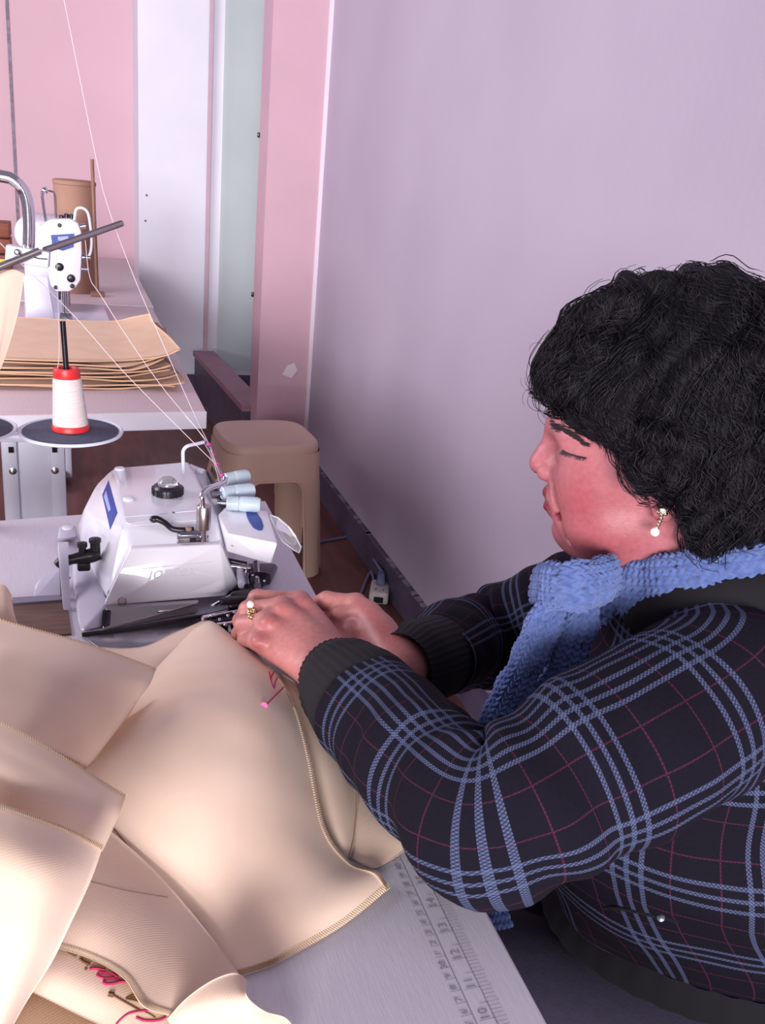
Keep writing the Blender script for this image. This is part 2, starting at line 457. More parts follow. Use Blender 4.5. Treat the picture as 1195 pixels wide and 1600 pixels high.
def fast_mesh(name, V, Q, m, parent=None, attr=None, angle=180, uv=None):
    root = parent
    while root is not None and root.parent is not None: root = root.parent
    if root is not None and root.name in ORG: V = V-ORG[root.name]
    me = bpy.data.meshes.new(name); nq, k = Q.shape
    me.vertices.add(len(V)); me.vertices.foreach_set('co', V.astype(np.float32).ravel())
    me.loops.add(nq*k); me.loops.foreach_set('vertex_index', Q.astype(np.int32).ravel())
    me.polygons.add(nq); me.polygons.foreach_set('loop_start', np.arange(0, nq*k, k, dtype=np.int32))
    me.polygons.foreach_set('use_smooth', np.ones(nq, bool)); me.update(calc_edges=True); me.validate()
    if attr is not None:
        a = me.color_attributes.new('tint', 'FLOAT_COLOR', 'POINT'); a.data.foreach_set('color', attr.astype(np.float32).ravel())
    if uv is not None:
        lay = me.uv_layers.new(name='UVMap'); lay.data.foreach_set('uv', uv[Q.ravel()].astype(np.float32).ravel())
    me.materials.append(MATS[m]); o = bpy.data.objects.new(name, me); COL.objects.link(o)
    if parent is not None: o.parent = parent
    return o
def fbm(P, sc, oct_=3):
    """cheap smooth value variation for folds: sums of rotated sines"""
    P = np.asarray(P, float); out = 0; a = 1.0; r = np.random.default_rng(int(sc*13) % 9973)
    for o in range(oct_):
        for j in range(4):
            d = r.normal(size=P.shape[-1]); d /= np.linalg.norm(d); out = out+a*0.5*np.sin((P@d)*sc*(0.8+0.5*r.random())+r.random()*6.28)
        a *= 0.5; sc *= 2.1
    return out*0.5

# ------------------------------------------------------------------ the room
def struct(g, name, m, **k): return tag(g.build(name, m, **k), kind='structure')
struct(G().box((-0.8, 3.0, -0.03), (3.6, 8.4, 0.06)), 'floor', 'floor_brown', smooth=False)
struct(G().box((0.995, 1.30, 1.35), (0.10, 4.8, 2.7)), 'wall_right', 'wall_lavender', smooth=False)
wb_ = struct(G().box((-0.95, 5.68, 1.4), (2.9, 0.16, 2.8)), 'wall_back', 'wall_pink', smooth=False)
G().box((-0.295, 5.598, 1.4), (0.016, 0.006, 2.8)).build('wall_joint', 'skirting_worn', wb_, smooth=False)
ww = struct(G().box((0.745, 5.42, 1.4), (0.836, 0.54, 2.8)), 'wall_white_column', 'wall_white', smooth=False)
G().box((0.955, 5.147, 1.45), (0.40, 0.012, 2.62)).build('panel', 'wall_greenish', ww, smooth=False)
G().box((0.745, 5.143, 0.055), (0.85, 0.014, 0.11)).build('skirting', 'skirting_dark', ww, smooth=False)
for px, py in ((227, 345), (229, 305)):
    p = Py(px, py, 5.148); G().ball(p, (0.006, 0.003, 0.006), 8, 6).build('nail_mark', 'skirting_worn', ww)
PX0 = float(Py(401, 640, 3.70)[0])
pil = struct(G().box(((PX0+1.045)/2, 3.79, 1.4), (1.045-PX0, 0.18, 2.8)), 'wall_pillar', 'pillar_pink', smooth=False)
G().box((0.939, 3.696, 1.4), (0.018, 0.008, 2.8)).build('corner_bead', 'plaster_chip', pil, smooth=False)
for z, h in ((2.05, 0.012), (1.38, 0.012), (0.75, 0.012)):
    G().box((PX0-0.004, 3.875, z), (0.012, 0.012, 0.02), bevel=0.003).build('hinge', 'dark_steel', pil)
chip = Py(452, 578, 3.699)
G().prism([chip+np.array(d) for d in ((-.03, 0, -.02), (.01, 0, -.035), (.035, 0, .0), (.02, 0, .03), (-.01, 0, .02))], (0, -0.0015, 0)).build('paint_chip', 'plaster_chip', pil, smooth=False)
bb = struct(G().box((0.937, 1.30, 0.058), (0.016, 4.8, 0.116), bevel=0.003), 'baseboard_right', 'skirting_dark', smooth=False)
for i in range(46):
    y = 1.7+i*0.045+random.uniform(-.02, .02)
    if random.random() < 0.62:
        L_ = random.uniform(.015, .05); h = random.uniform(.003, .009)
        G().prism([(0.9285, y, 0.1165), (0.9285, y+L_, 0.1165), (0.9285, y+L_*.8, 0.1165-h), (0.9285, y+L_*.3, 0.1165-h*.6)], (0.0172, 0, 0)).build('chipped_edge', 'skirting_worn', bb, smooth=False)
# low ledge between the pillar and the post
A0 = np.array([0.66, 5.02, 0]); A1 = np.array([0.735, 3.84, 0])
lw = struct(G().hull([a+np.array([dx, 0, z]) for a in (A0, A1) for dx in (-0.045, 0.05) for z in (0.0, 0.245)]), 'wall_low_ledge', 'skirting_dark', smooth=False)
G().hull([a+np.array([dx, 0, z]) for a in (A0, A1) for dx in (-0.055, 0.06) for z in (0.245, 0.272)]).build('ledge_top', 'ledge_pink', lw, smooth=False)
struct(G().box((0.672, 5.02, 1.5), (0.022, 0.022, 2.5), bevel=0.004), 'trim_1', 'post_pink', smooth=False)

# ------------------------------------------------------------------ front sewing table
TZ = 0.75
ft = thing('sewing_table', 'white woodgrain sewing table with a printed ruler beside the seated woman', 'table', (-0.15, 0.55, 0))
tt = G().prism([(0.29, -0.35, TZ-.03), (0.292, 1.395, TZ-.03), (-0.75, 1.255, TZ-.03), (-0.75, -0.35, TZ-.03)], (0, 0, .03), bevel=0.0025).build('tabletop', 'table_white', ft)
for (x, y) in ((-0.45, 0.35), (0.08, 0.35)):
    G().box((x, y, 0.385), (0.09, 0.06, 0.67), bevel=0.004).build('leg', 'white_metal', ft)
    G().box((x, y+0.12, 0.03), (0.07, 0.78, 0.05), bevel=0.006).build('foot', 'white_metal', ft)
    G().box((x, y+0.15, 0.705), (0.06, 0.75, 0.03), bevel=0.004).build('bracket', 'white_metal', ft)
G().box((-0.185, 0.35, 0.25), (0.44, 0.03, 0.05), bevel=0.004).build('crossbar', 'white_metal', ft)
ins = G().prism([Pz(18, 940, TZ+.0005), Pz(104, 936, TZ+.0005), Pz(112, 992, TZ+.0005), Pz(14, 1000, TZ+.0005)], (0, 0, .002)).build('cutout_board', 'wood_drawer', ft, smooth=False)
G().prism([Pz(20, 938, TZ+.001), Pz(100, 933, TZ+.001), Pz(101, 941, TZ+.001), Pz(21, 947, TZ+.001)], (0, 0, .004)).build('cutout_rim', 'grey_metal', ins, smooth=False)
# ruler printed on the tabletop: inches beside the edge, centimetres inside
rl = G(); XI = 0.2565; XC = 0.2425; RZ = TZ+0.0004
def ink(x0, x1, y0, y1): rl.add([(x0, y0, RZ), (x1, y0, RZ), (x1, y1, RZ), (x0, y1, RZ)], [(0, 1, 2, 3)])
y_in = lambda n: 0.3905+(n-10)*0.0254
y_cm = lambda c: 0.3905+(c-25.4)*0.01
ink(XI-.0003, XI+.0003, 0.28, 0.72); ink(XC-.0003, XC+.0003, 0.28, 0.72)
for n8 in range(6*8, 23*8):
    y = y_in(n8/8); ink(XI, XI+(.0085 if n8 % 4 else .0095), y-.0002, y+.0002)
    if n8 % 8 == 0:
        ink(XI-.011, XI, y-.0002, y+.0002)
        V, F = text_shape(str(n8//8), 0.0098, (XI-.0056, y+.0042 if n8 >= 80 else y+.003, RZ), (0, 1, 0), (-1, 0, 0)); rl.add(V, F)
    elif n8 % 4 == 0: ink(XI-.0058, XI, y-.0002, y+.0002)
for c2 in range(15*2, 59*2):
    y = y_cm(c2/2); ink(XC-(.008 if c2 % 2 == 0 else .0035)-(0 if c2 % 2 == 0 else .0045), XC-(0 if c2 % 2 == 0 else .0045), y-.0002, y+.0002)
    if c2 % 2 == 0:
        c = c2//2; s = str(c) if c % 10 == 0 else str(c % 10)
        V, F = text_shape(s, 0.0072, (XC-.0045, y+.0028, RZ), (0, 1, 0), (-1, 0, 0)); rl.add(V, F)
tag(rl.build('ruler_print', 'ruler_ink', ft, smooth=False), 'grey ruler print with inch and centimetre numbers')

# ------------------------------------------------------------------ back tables in a row
def back_table(label, y0, y1, x0, skew, legs=True):
    t = thing('sewing_table', label, 'table', (0, (y0+y1)/2, 0), 'back sewing tables')
    G().prism([(0.268, y0+skew, TZ-.042), (0.262, y1, TZ-.042), (-0.62, y1, TZ-.042), (-0.62, y0-skew*1.2, TZ-.042)], (0, 0, .042), bevel=0.003).build('tabletop', 'table_back', t)
    G().prism([(0.2693, y0+skew-.0012, TZ-.041), (-0.62, y0-skew*1.2-.0012, TZ-.041), (-0.62, y0-skew*1.2-.0012, TZ-.002), (0.2693, y0+skew-.0012, TZ-.002)], (0, 0.002, 0)).build('edge_band', 'table_edge', t, smooth=False)
    ly = y0+0.24
    G().box((0.02, ly+.02, TZ-.056), (0.36, 0.05, 0.026), bevel=0.004).build('frame_bar', 'grey_metal', t)
    for lx in (-0.105, -0.55):
        c = G(); c.box((lx, ly, 0.345), (0.10, 0.05, 0.66), bevel=0.004)
        col = c.build('leg', 'white_metal', t)
        for s in (-1, 1):
            G().box((lx+s*.052, ly-.012, 0.345), (0.034, 0.05, 0.66), bevel=0.004).build('flange', 'white_metal', col)
            G().box((lx+s*.047, ly-.0385, 0.612), (0.011, 0.006, 0.013)).build('slot', 'hole_black', col, smooth=False)
            b = G(); b.lathe([(.0085, 0), (.0085, .003), (.0055, .004), (.0055, .007), (.003, .008)], (lx+s*.046, ly-.036, 0.56), axis=(0, -1, 0), seg=14); b.build('bolt', 'steel', col)
        G().box((lx+.012, ly-.02, 0.651), (0.21, 0.11, 0.022), bevel=0.006).build('bracket', 'white_metal', t)
        G().box((lx, ly+.14, 0.03), (0.075, 0.66, 0.05), bevel=0.008).build('foot', 'grey_metal', t)
    return t
back_table('white-edged sewing table behind carrying the stack of beige cloth', 1.925, 3.42, -0.62, 0.045)
back_table('far sewing table reaching the pink wall behind the white machine', 3.44, 4.98, -0.62, 0.0)

# ------------------------------------------------------------------ ray onto a built mesh (for labels that lie on a surface)
from mathutils.bvhtree import BVHTree
def bvh_of(g):
    return BVHTree.FromPolygons([tuple(p) for p in np.concatenate(g.v)], g.f)
def on_bvh(b, px, py, off=0.0006, fallback=None):
    d = _ray(px, py); d = d/np.linalg.norm(d)
    h = b.ray_cast(Vector(CAM_POS), Vector(d))
    if h[0] is None: return fallback
    return np.array(h[0])-d*off
def decal(b, pix, name, m, parent, off=0.0008, ext=0.0006, fallback=None):
    P = [on_bvh(b, x, y, off) for x, y in pix]
    P = [p for p in P if p is not None]
    n = np.cross(P[1]-P[0], P[2]-P[0]); n /= np.linalg.norm(n)
    if n@(CAM_POS-P[0]) < 0: n = -n
    return G().prism(P, n*ext).build(name, m, parent, smooth=False)
def decal_grid(b, quad, name, m, parent, n=8, off=0.0007):
    a, b2, c, d = [np.array(q, float) for q in quad]; V = []
    for i in range(n+1):
        for j in range(n+1):
            s, t = i/n, j/n; q = (a*(1-s)+b2*s)*(1-t)+(d*(1-s)+c*s)*t; V.append(on_bvh(b, q[0], q[1], off))
    F = [(i*(n+1)+j, i*(n+1)+j+1, (i+1)*(n+1)+j+1, (i+1)*(n+1)+j) for i in range(n) for j in range(n)]
    return G().add(V, F).build(name, m, parent)
def stroke(b, pix, r, name, m, parent, off=0.0, k=4):
    P, _ = catmull(np.array(pix, float), k)
    Q = [on_bvh(b, x, y, off) for x, y in P]; Q = [q for q in Q if q is not None]
    if len(Q) < 2: return None
    g = G()
    return g.tube(Q, r, 5).build(name, m, parent)

# ------------------------------------------------------------------ overlock machine
om = thing('overlock_machine', 'white overlock sewing machine in front of the woman\'s hands', 'sewing machine', (0.10, 1.14, TZ))
body = G().hull([Pz(194, 820, .850), Pz(337, 801, .850), Pz(293, 721, .851), Pz(176, 731, .851),
                 Pz(205, 856, .831), Pz(344, 850, .831), Pz(166, 940, .770), Pz(352, 928, .770), Pz(369, 910, .773),
                 Pz(150, 757, .836), Pz(129, 799, .806), Pz(120, 826, .778), Pz(126, 858, .77), Pz(368, 842, .775), Pz(330, 760, .775)], 0.0045, 3)
bd = body.build('cover', 'machine_white', om, angle=35); bB = bvh_of(body)
pn = [Pz(204, 857, .833), Pz(344, 851, .833), Pz(372, 912, .775), Pz(366, 919, .770), Pz(353, 931, .766), Pz(161, 948, .766)]
pg = G().hull([p for p in pn]+[p+np.array([0.002, .014, 0.0]) for p in pn], 0.0032, 3)
pan = pg.build('front_panel', 'machine_white', om, angle=35); pB = bvh_of(pg)
px_ = (Pz(352, 931, .766)-Pz(161, 948, .766)); px_ /= np.linalg.norm(px_)
c0 = on_bvh(pB, 268, 894); up_ = on_bvh(pB, 268, 880)-c0; up_ -= px_*(up_@px_); up_ /= np.linalg.norm(up_)
nn = np.cross(px_, up_)
V, F = text_shape('jontex', 0.0225, c0, px_, up_, shear=0.35)
for i_, v_ in enumerate(V):
    dv = (v_-CAM_POS)/np.linalg.norm(v_-CAM_POS); h_ = pB.ray_cast(Vector(CAM_POS), Vector(dv))
    if h_[0] is not None: V[i_] = np.array(h_[0])-dv*.0010
eg = G(); eg.add(V, F); eg.build('embossed_name', 'emboss', pan, smooth=False)
l0 = on_bvh(pB, 222, 889); l1 = on_bvh(pB, 330, 877)
G().tube([l0, l1], 0.0005, 6).build('embossed_line', 'emboss', pan)
sc = on_bvh(pB, 191, 939, 0.0); G().lathe([(.0052, -.002), (.0052, .0008), (.0042, .0012), (.0040, .0003), (0.0005, .0002)], sc, axis=-nn if (-nn)@(CAM_POS-sc) > 0 else nn, seg=18).build('screw', 'steel', pan)
# blue side label
decal_grid(bB, [(169.5, 750), (159.5, 773), (172, 828), (183.5, 801)], 'side_label', 'blue_badge', om)
decal_grid(bB, [(165.5, 766), (162, 776), (169.5, 800), (173, 796)], 'side_label_patch', 'blue_badge_light', om, 5, off=0.0014)
# seams and screws on top
for a, b in (((194, 808), (318, 797)), ((195, 822), (331, 811))):
    P = [on_bvh(bB, a[0]+(b[0]-a[0])*t, a[1]+(b[1]-a[1])*t, 0.0) for t in np.linspace(0, 1, 9)]
    G().tube([p for p in P if p is not None], 0.0008, 6).build('cover_seam', 'machine_white', om)
for x, y in ((187, 733), (201, 780)):
    p = on_bvh(bB, x, y, 0.0); G().lathe([(.0075, -.002), (.0075, .0012), (.006, .0024), (.002, .0026)], p, seg=18).build('cover_screw', 'machine_white', om)
p = on_bvh(bB, 271, 801, 0.0); G().lathe([(.0022, -.001), (.0022, .0006)], p, seg=10).build('pin_hole', 'hole_black', om)
# oil sight
oc = on_bvh(bB, 262, 771, 0.0)
os_ = G().lathe([(.0205, -.003), (.0205, .006), (.0195, .010), (.016, .013), (.0135, .013), (.0135, .004), (.001, .004)], oc, seg=36).build('oil_sight', 'black_part', om)
for k in range(18):
    a = 2*math.pi*k/18; G().box(oc+np.array([.0203*math.cos(a), .0203*math.sin(a), .004]), (.0022, .0022, .010), rot=rotz(math.degrees(a))).build('grip_ridge', 'black_part', os_, smooth=False)
G().lathe([(.0135, .008), (.0132, .014), (.0115, .019), (.008, .0225), (.0035, .0242), (.0005, .0246)], oc, seg=28).build('clear_dome', 'clear_dome', os_)
G().lathe([(.0128, .0045), (.0100, .008), (.004, .010), (.0005, .0102)], oc, seg=24).build('sight_core', 'steel', os_)
# lower shoulder to the right of the cover
sh_ = G().hull([Pz(294, 724, .838), Pz(322, 735, .836), Pz(352, 800, .834), Pz(336, 806, .838),
                Pz(296, 724, .76), Pz(330, 738, .76), Pz(362, 806, .76), Pz(338, 812, .76)], 0.003).build('shoulder', 'machine_base', om)
for x, y in ((313, 736), (336, 784)):
    G().lathe([(.007, -.002), (.007, .0015), (.0055, .0028), (.001, .003)], Pz(x, y, .8385), seg=16).build('cover_screw', 'machine_white', om)
# dark bracket carrying the tension dials
G().hull([Pz(323, 733, .846), Pz(328, 733, .846), Pz(356, 792, .846), Pz(347, 794, .846), Pz(323, 733, .80), Pz(328, 733, .80), Pz(356, 792, .80), Pz(347, 794, .80)], 0.002).build('dial_bracket', 'dark_steel', om)
for a, b, zz in (((350, 750), (388, 744), .862), ((346, 771), (397, 766), .862), ((354, 786), (408, 789), .858)):
    p0 = Pz(a[0], a[1], zz); p1 = Pz(b[0], b[1], zz); L_ = np.linalg.norm(p1-p0)
    d_ = G().lathe([(.0075, 0), (.0092, .0015), (.0096, L_*.34), (.0086, L_*.36), (.0098, L_*.40), (.0102, L_*.5), (.0102, L_*.86), (.0088, L_*.97), (.0055, L_), (.001, L_)], p0, axis=p1-p0, seg=24)
    dd = d_.build('tension_dial', 'tension_blue', om)
    G().cyl(p0-(p1-p0)/L_*.012, p0+(p1-p0)/L_*.002, .0028, seg=10).build('dial_spindle', 'steel', dd)
# needle head with oval badge
hg = G().hull([Pz(356, 834, .846), Pz(434, 849, .846), Pz(418, 799, .848), Pz(356, 789, .848), Pz(340, 805, .847),
               Pz(352, 846, .832), Pz(354, 862, .817), Pz(423, 882, .815), Pz(345, 815, .80), Pz(412, 805, .80)], 0.0055, 3)
hd = hg.build('needle_head', 'machine_white', om, angle=35); hB = bvh_of(hg)
decal(hB, [(384.5, 799), (388, 795.5), (394, 796), (402, 803), (408.5, 813), (411.5, 823), (410, 828.5), (404, 829), (396, 825), (389, 815), (385, 806)], 'oval_badge', 'blue_badge', hd, off=.0004, ext=.0008)
for pts in (((391, 803), (394, 810), (399, 817), (404, 822)), ((394, 802), (399, 808), (404, 816), (407, 823)), ((393, 806), (398, 805)), ((398, 812), (403, 811)), ((402, 819), (407, 818))):
    stroke(hB, pts, .0004, 'badge_line', 'blue_badge_light', hd, off=.0013)
sc = on_bvh(hB, 363, 852, 0.0); G().ball(sc, .0016, 10, 6).build('screw', 'gold', hd)
# clear eye guard with warning triangle
gp = [Pz(422, 805, .848), Pz(434, 809, .848), Pz(449, 822, .842), Pz(462, 840, .834), Pz(470, 855, .826), Pz(467, 864, .82), Pz(458, 859, .822), Pz(441, 846, .83), Pz(430, 826, .842)]
gn = np.array([.002, -.001, .0015])
gd = G().prism(gp, gn*.6).build('eye_guard', 'clear_guard', om, smooth=False)
G().tube(gp+[gp[0]], .0007, 6).build('guard_rim', 'white_metal', gd)
G().prism([Pz(436, 825, .8412), Pz(452, 834, .8365), Pz(454, 840, .8335)], gn*.4).build('warning_triangle', 'warn_yellow', gd, smooth=False)
G().tube([Pz(435, 824, .8417), Pz(450, 827, .8395), Pz(454.5, 840, .8335), Pz(435, 824, .8417)], .0005, 5).build('triangle_outline', 'dark_steel', gd)
# thread guide post with bent wire
b0 = Pz(319, 846, .842); yb = float(b0[1])
G().cyl(b0, Py(318, 820, yb), .0032, seg=14).build('guide_stem', 'steel', om)
G().lathe([(.0084, 0), (.0088, .001), (.0088, .029), (.0080, .030), (.002, .030)], Py(318, 826, yb), seg=24).build('guide_sleeve', 'brushed', om)
G().tube([Py(317, 792, yb), Py(315.5, 778, yb), Py(318, 769, yb+.004), Py(328, 762, yb+.012), Py(340, 758, yb+.022), Py(350, 753, yb+.03), Py(352, 746, yb+.034)], .0034, 12, smooth=5).build('guide_wire', 'chrome', om)
b1 = Pz(287, 741, .85); y1_ = float(b1[1])
G().tube([b1, Py(286, 716, y1_), Py(286.5, 704, y1_), Py(293, 697, y1_), Py(306, 694, y1_+.01), Py(318, 691, y1_+.02)], .0026, 12, smooth=5).build('guide_wire', 'white_metal', om)
# thread take-up bar with magenta beads
tk = [Py(322, 690, yb+.16), Py(332, 712, yb+.12), Py(341, 730, yb+.08), Py(350, 750, yb+.036)]
tb = G().tube(tk, .0016, 8, smooth=4).build('take_up_bar', 'steel', om)
for x, y, dy in ((326, 695, .15), (333, 710.5, .125), (339.5, 726, .09), (347, 743, .05)):
    G().ball(Py(x, y, yb+dy), .0032, 10, 8).build('magenta_bead', 'magenta', tb)
# presser lever and clamp on the front slope
def PT(x, y, lift): q = on_bvh(bB, x, y, 0.0); return q+np.array([0, 0, lift])
lv = G().tube([PT(239, 823, .010), PT(246, 824, .011), PT(258, 829, .010), PT(270, 836, .008), PT(288, 838, .008), PT(302, 837, .008)], [.0045, .0042, .0036, .0036, .004, .004], 10, smooth=4).build('presser_lever', 'dark_steel', om)
G().ball(PT(241, 823, .010), (.006, .005, .0045), 12, 8).build('lever_tip', 'black_part', lv)
cp = G(); q = PT(302, 842, .006)
cp.hull([q+np.array(d) for d in ((-.020, -.010, -.008), (.016, -.010, -.008), (.016, .008, -.004), (-.020, .008, -.004), (-.018, -.009, .004), (.015, -.009, .004), (.015, .006, .006), (-.018, .006, .006))], .0015)
clm = cp.build('clamp_block', 'steel', om)
G().tube([q+np.array([-.021, -.0105, .001]), q+np.array([.017, -.0105, .001])], .0018, 8).build('clamp_bar', 'chrome', clm)
G().tube([q+np.array([-.021, -.0115, -.006]), q+np.array([.017, -.0115, -.006])], .0014, 8).build('clamp_bar', 'chrome', clm)
G().box(q+np.array([-.002, -.0108, -.002]), (.007, .004, .006)).build('clamp_screw', 'black_part', clm)
G().ball(q+np.array([-.006, .004, .006]), (.005, .005, .003), 12, 8).build('copper_nut', 'cardboard', clm)
# base casting, left bracket and lever
G().hull([Pz(114, 868, .775), Pz(165, 944, .770), Pz(158, 981, .752), Pz(123, 988, .752), Pz(112, 905, .752), Pz(150, 860, .772), Pz(190, 940, .752)], 0.003).build('base_casting', 'machine_base', om)
bk = G().hull([Pz(90, 842, .775), Pz(120, 838, .775), Pz(118, 820, .775), Pz(93, 822, .775), Pz(90, 846, .752), Pz(122, 842, .752), Pz(93, 826, .752)], 0.003).build('side_bracket', 'machine_base', om)
G().lathe([(.008, -.001), (.008, .002), (.006, .0035), (.001, .0036)], Pz(106, 825, .775), seg=18).build('bracket_screw', 'machine_white', bk)
yk = float(Pz(98, 955, .752)[1])
G().hull([Py(89, 848, yk+.06), Py(106, 846, yk+.06), Py(110, 955, yk), Py(99, 958, yk), Py(93, 848, yk+.09), Py(107, 846, yk+.09)], 0.0015).build('side_plate', 'machine_base', om)
G().hull([Pz(50, 940, .752), Pz(54, 914, .757), Pz(66, 900, .762), Pz(96, 886, .768), Pz(98, 893, .764), Pz(98, 940, .752)], 0.001).build('oil_tray', 'machine_base', om)
yl = float(Pz(120, 880, .79)[1])
bl = G().tube([Py(92, 884, yl), Py(98, 878, yl), Py(112, 874, yl), Py(128, 871, yl), Py(142, 868, yl), Py(156, 865, yl)], [.0075, .008, .0065, .008, .0095, .008], 12, smooth=4).build('side_lever', 'black_part', om)
G().lathe([(.0045, 0), (.0045, .012), (.0062, .013), (.0062, .018), (.001, .019)], Py(129, 869, yl), seg=14).build('lever_knob', 'black_part', bl)
G().lathe([(.0062, 0), (.0062, .016), (.0075, .017), (.0075, .021), (.001, .022)], Py(149, 866, yl), seg=14).build('lever_knob', 'black_part', bl)
G().box(Py(131, 884, yl), (.016, .012, .012), bevel=.003).build('lever_block', 'black_part', bl)
G().tube([Py(98, 886, yl-.002), Py(100, 935, yl-.02), Py(106, 985, yl-.06)], .0042, 10).build('lever_rod', 'black_part', bl)
G().tube([Py(102, 897, yl-.012), Py(110, 903, yl-.012)], .0016, 6).build('lever_link', 'chrome', bl)
# needle plate, cloth plate and lower edge
G().hull([Pz(166, 951, .769), Pz(310, 942, .769), Pz(309, 957, .752), Pz(160, 985, .752), Pz(166, 946, .769), Pz(310, 937, .769), Pz(310, 946, .752), Pz(163, 972, .752)], 0.0012).build('needle_plate', 'brushed', om)
G().hull([Pz(160, 955, .768), Pz(174, 953, .768), Pz(172, 977, .756), Pz(158, 980, .756), Pz(161, 951, .768), Pz(170, 970, .752)], .001).build('plate_end', 'dark_steel', om)
p = Pz(256, 955, .7665); G().box(p, (.016, .003, .003), bevel=.001).build('plate_latch', 'steel', om)
G().tube([Pz(128, 992, .7535), Pz(200, 983, .7535), Pz(332, 960, .7535)], .0028, 8).build('lower_edge', 'black_part', om)
cl_ = G().prism([Pz(130, 996, .7515), Pz(200, 986, .7515), Pz(336, 961, .7515), Pz(395, 958, .7515), Pz(400, 985, .7515), Pz(330, 1012, .7515), Pz(165, 1022, .7515)], (0, 0, .0022), bevel=.0008).build('cloth_plate', 'steel', om)
# presser foot, loopers and needle clamp
mech = [((316, 966), (372, 953), .772, .003, 'chrome'), ((322, 974), (374, 966), .768, .0035, 'dark_steel'),
        ((345, 940), (385, 936), .785, .005, 'black_part'), ((356, 876), (385, 882), .80, .0035, 'dark_steel'), ((358, 884), (392, 888), .797, .003, 'chrome'),
        ((400, 880), (402, 915), .79, .0045, 'steel'), ((374, 886), (378, 915), .79, .005, 'machine_base'), ((384, 884), (386, 916), .79, .004, 'steel'),
        ((352, 958), (360, 990), .765, .003, 'steel'), ((366, 956), (372, 990), .765, .003, 'dark_steel'), ((338, 976), (372, 972), .768, .0025, 'chrome'),
        ((330, 948), (362, 930), .782, .0022, 'chrome'), ((404, 905), (412, 918), .785, .0012, 'chrome')]
for a, b, z, r, m_ in mech:
    G().tube([Pz(a[0], a[1], z), Pz(b[0], b[1], z-.003)], r, 10).build('looper_rod', m_, om)
G().hull([Pz(390, 893, .795), Pz(424, 894, .795), Pz(424, 914, .785), Pz(390, 915, .785), Pz(392, 893, .785), Pz(424, 896, .785), Pz(420, 905, .775), Pz(392, 905, .775)], .0025).build('needle_clamp', 'dark_steel', om)
for x, y in ((395, 899), (401, 902), (413, 908)): G().ball(Pz(x, y, .7965), .0018, 8, 6).build('clamp_screw', 'chrome', om)
G().hull([Pz(360, 925, .79), Pz(396, 918, .79), Pz(396, 944, .778), Pz(356, 950, .778), Pz(362, 925, .765), Pz(396, 925, .765), Pz(392, 950, .76), Pz(356, 955, .76)], .003).build('foot_block', 'black_part', om)
G().hull([Pz(322, 958, .772), Pz(362, 948, .772), Pz(378, 975, .760), Pz(348, 988, .760), Pz(325, 966, .757), Pz(362, 955, .757), Pz(376, 984, .754), Pz(346, 990, .754)], .002).build('presser_foot', 'dark_steel', om)
for x, y in ((330, 962), (343, 968), (356, 962), (366, 957), (352, 976)): G().ball(Pz(x, y, .7745-.004*(y > 965)), .0022, 8, 6).build('foot_screw', 'chrome', om)
G().hull([Pz(352, 930, .77), Pz(420, 900, .77), Pz(430, 880, .77), Pz(360, 880, .77), Pz(352, 935, .752), Pz(424, 912, .752), Pz(436, 885, .752), Pz(360, 880, .752)], .003).build('looper_housing', 'dark_steel', om)

# ------------------------------------------------------------------ thread stand at the back of the front table
SY = 1.31
ts = thing('thread_stand', 'chrome thread stand with white clamp and felt-topped spool plates', 'thread stand', (-0.165, SY, TZ))
tp = [Py(45, 392, SY+.01), Py(45.5, 350, SY+.01), Py(43, 318, SY+.01), Py(36, 297, SY+.01), Py(22, 282, SY+.01), Py(2, 275.5, SY+.01)]
tp += [np.array([-0.135, SY+.01, tp[-1][2]+.001]), np.array([-0.155, SY+.01, tp[-1][2]-.008]), np.array([-0.165, SY+.01, tp[-1][2]-.03]), np.array([-0.165, SY+.01, 1.0]), np.array([-0.165, SY+.01, TZ])]
G().tube(tp, .0078, 16, smooth=6).build('bent_tube', 'chrome', ts)
G().lathe([(.03, 0), (.03, .006), (.014, .01), (.012, .03), (.001, .03)], (-0.165, SY+.01, TZ), seg=24).build('pole_base', 'white_metal', ts)
ck = Py(44, 400, SY)
cdir = Py(74, 405, SY-.004)-Py(16, 395, SY); cdir /= np.linalg.norm(cdir); cup = np.array([0, 0, 1.0]); cup = cup-cdir*(cup@cdir); cup /= np.linalg.norm(cup); cn = np.cross(cdir, cup)
Rk = np.stack([cdir, cn, cup], 1)
ckb = G().box(ck, (.054, .02, .021), rot=Rk, bevel=.002).build('clamp', 'white_metal', ts)
G().lathe([(.0042, 0), (.0042, .002), (.0025, .003), (.001, .003)], Py(27, 394, SY-.013), axis=(0, -1, 0), seg=12).build('clamp_screw', 'steel', ckb)
G().tube([Py(52, 402, SY-.0125), Py(62, 404, SY-.0125), Py(74, 405, SY-.0125)], .0007, 5).build('clamp_slit', 'dark_steel', ckb)
r0 = Py(-40, 433, SY-.03); r1 = Py(62, 392, SY-.013); r2 = Py(190, 349, SY+.10)
G().tube([r0, r1], .0048, 12).build('guide_rod', 'brushed', ts)
G().tube([Py(70, 391, SY+.005), r2], .0046, 12).build('guide_rod', 'brushed', ts)
PC = Py(111, 676, SY)
for i, c in enumerate((PC, Py(-60, 672, SY))):
    pl = G().lathe([(.02, -.006), (.062, -.004), (.0715, 0), (.0725, .003), (.0705, .004), (.066, .0022), (.002, .0018)], c, seg=64).build('spool_plate', 'white_metal', ts)
    G().lathe([(.0652, .002), (.0655, .0034), (.064, .004), (.001, .004)], c, seg=64).build('felt_disc', 'felt_grey', pl)
    tpn = np.array([c[0]-.006, c[1]+.004, c[2]+.158])
    G().tube([c, tpn], .0038, 12).build('spool_pin', 'dark_steel', pl)
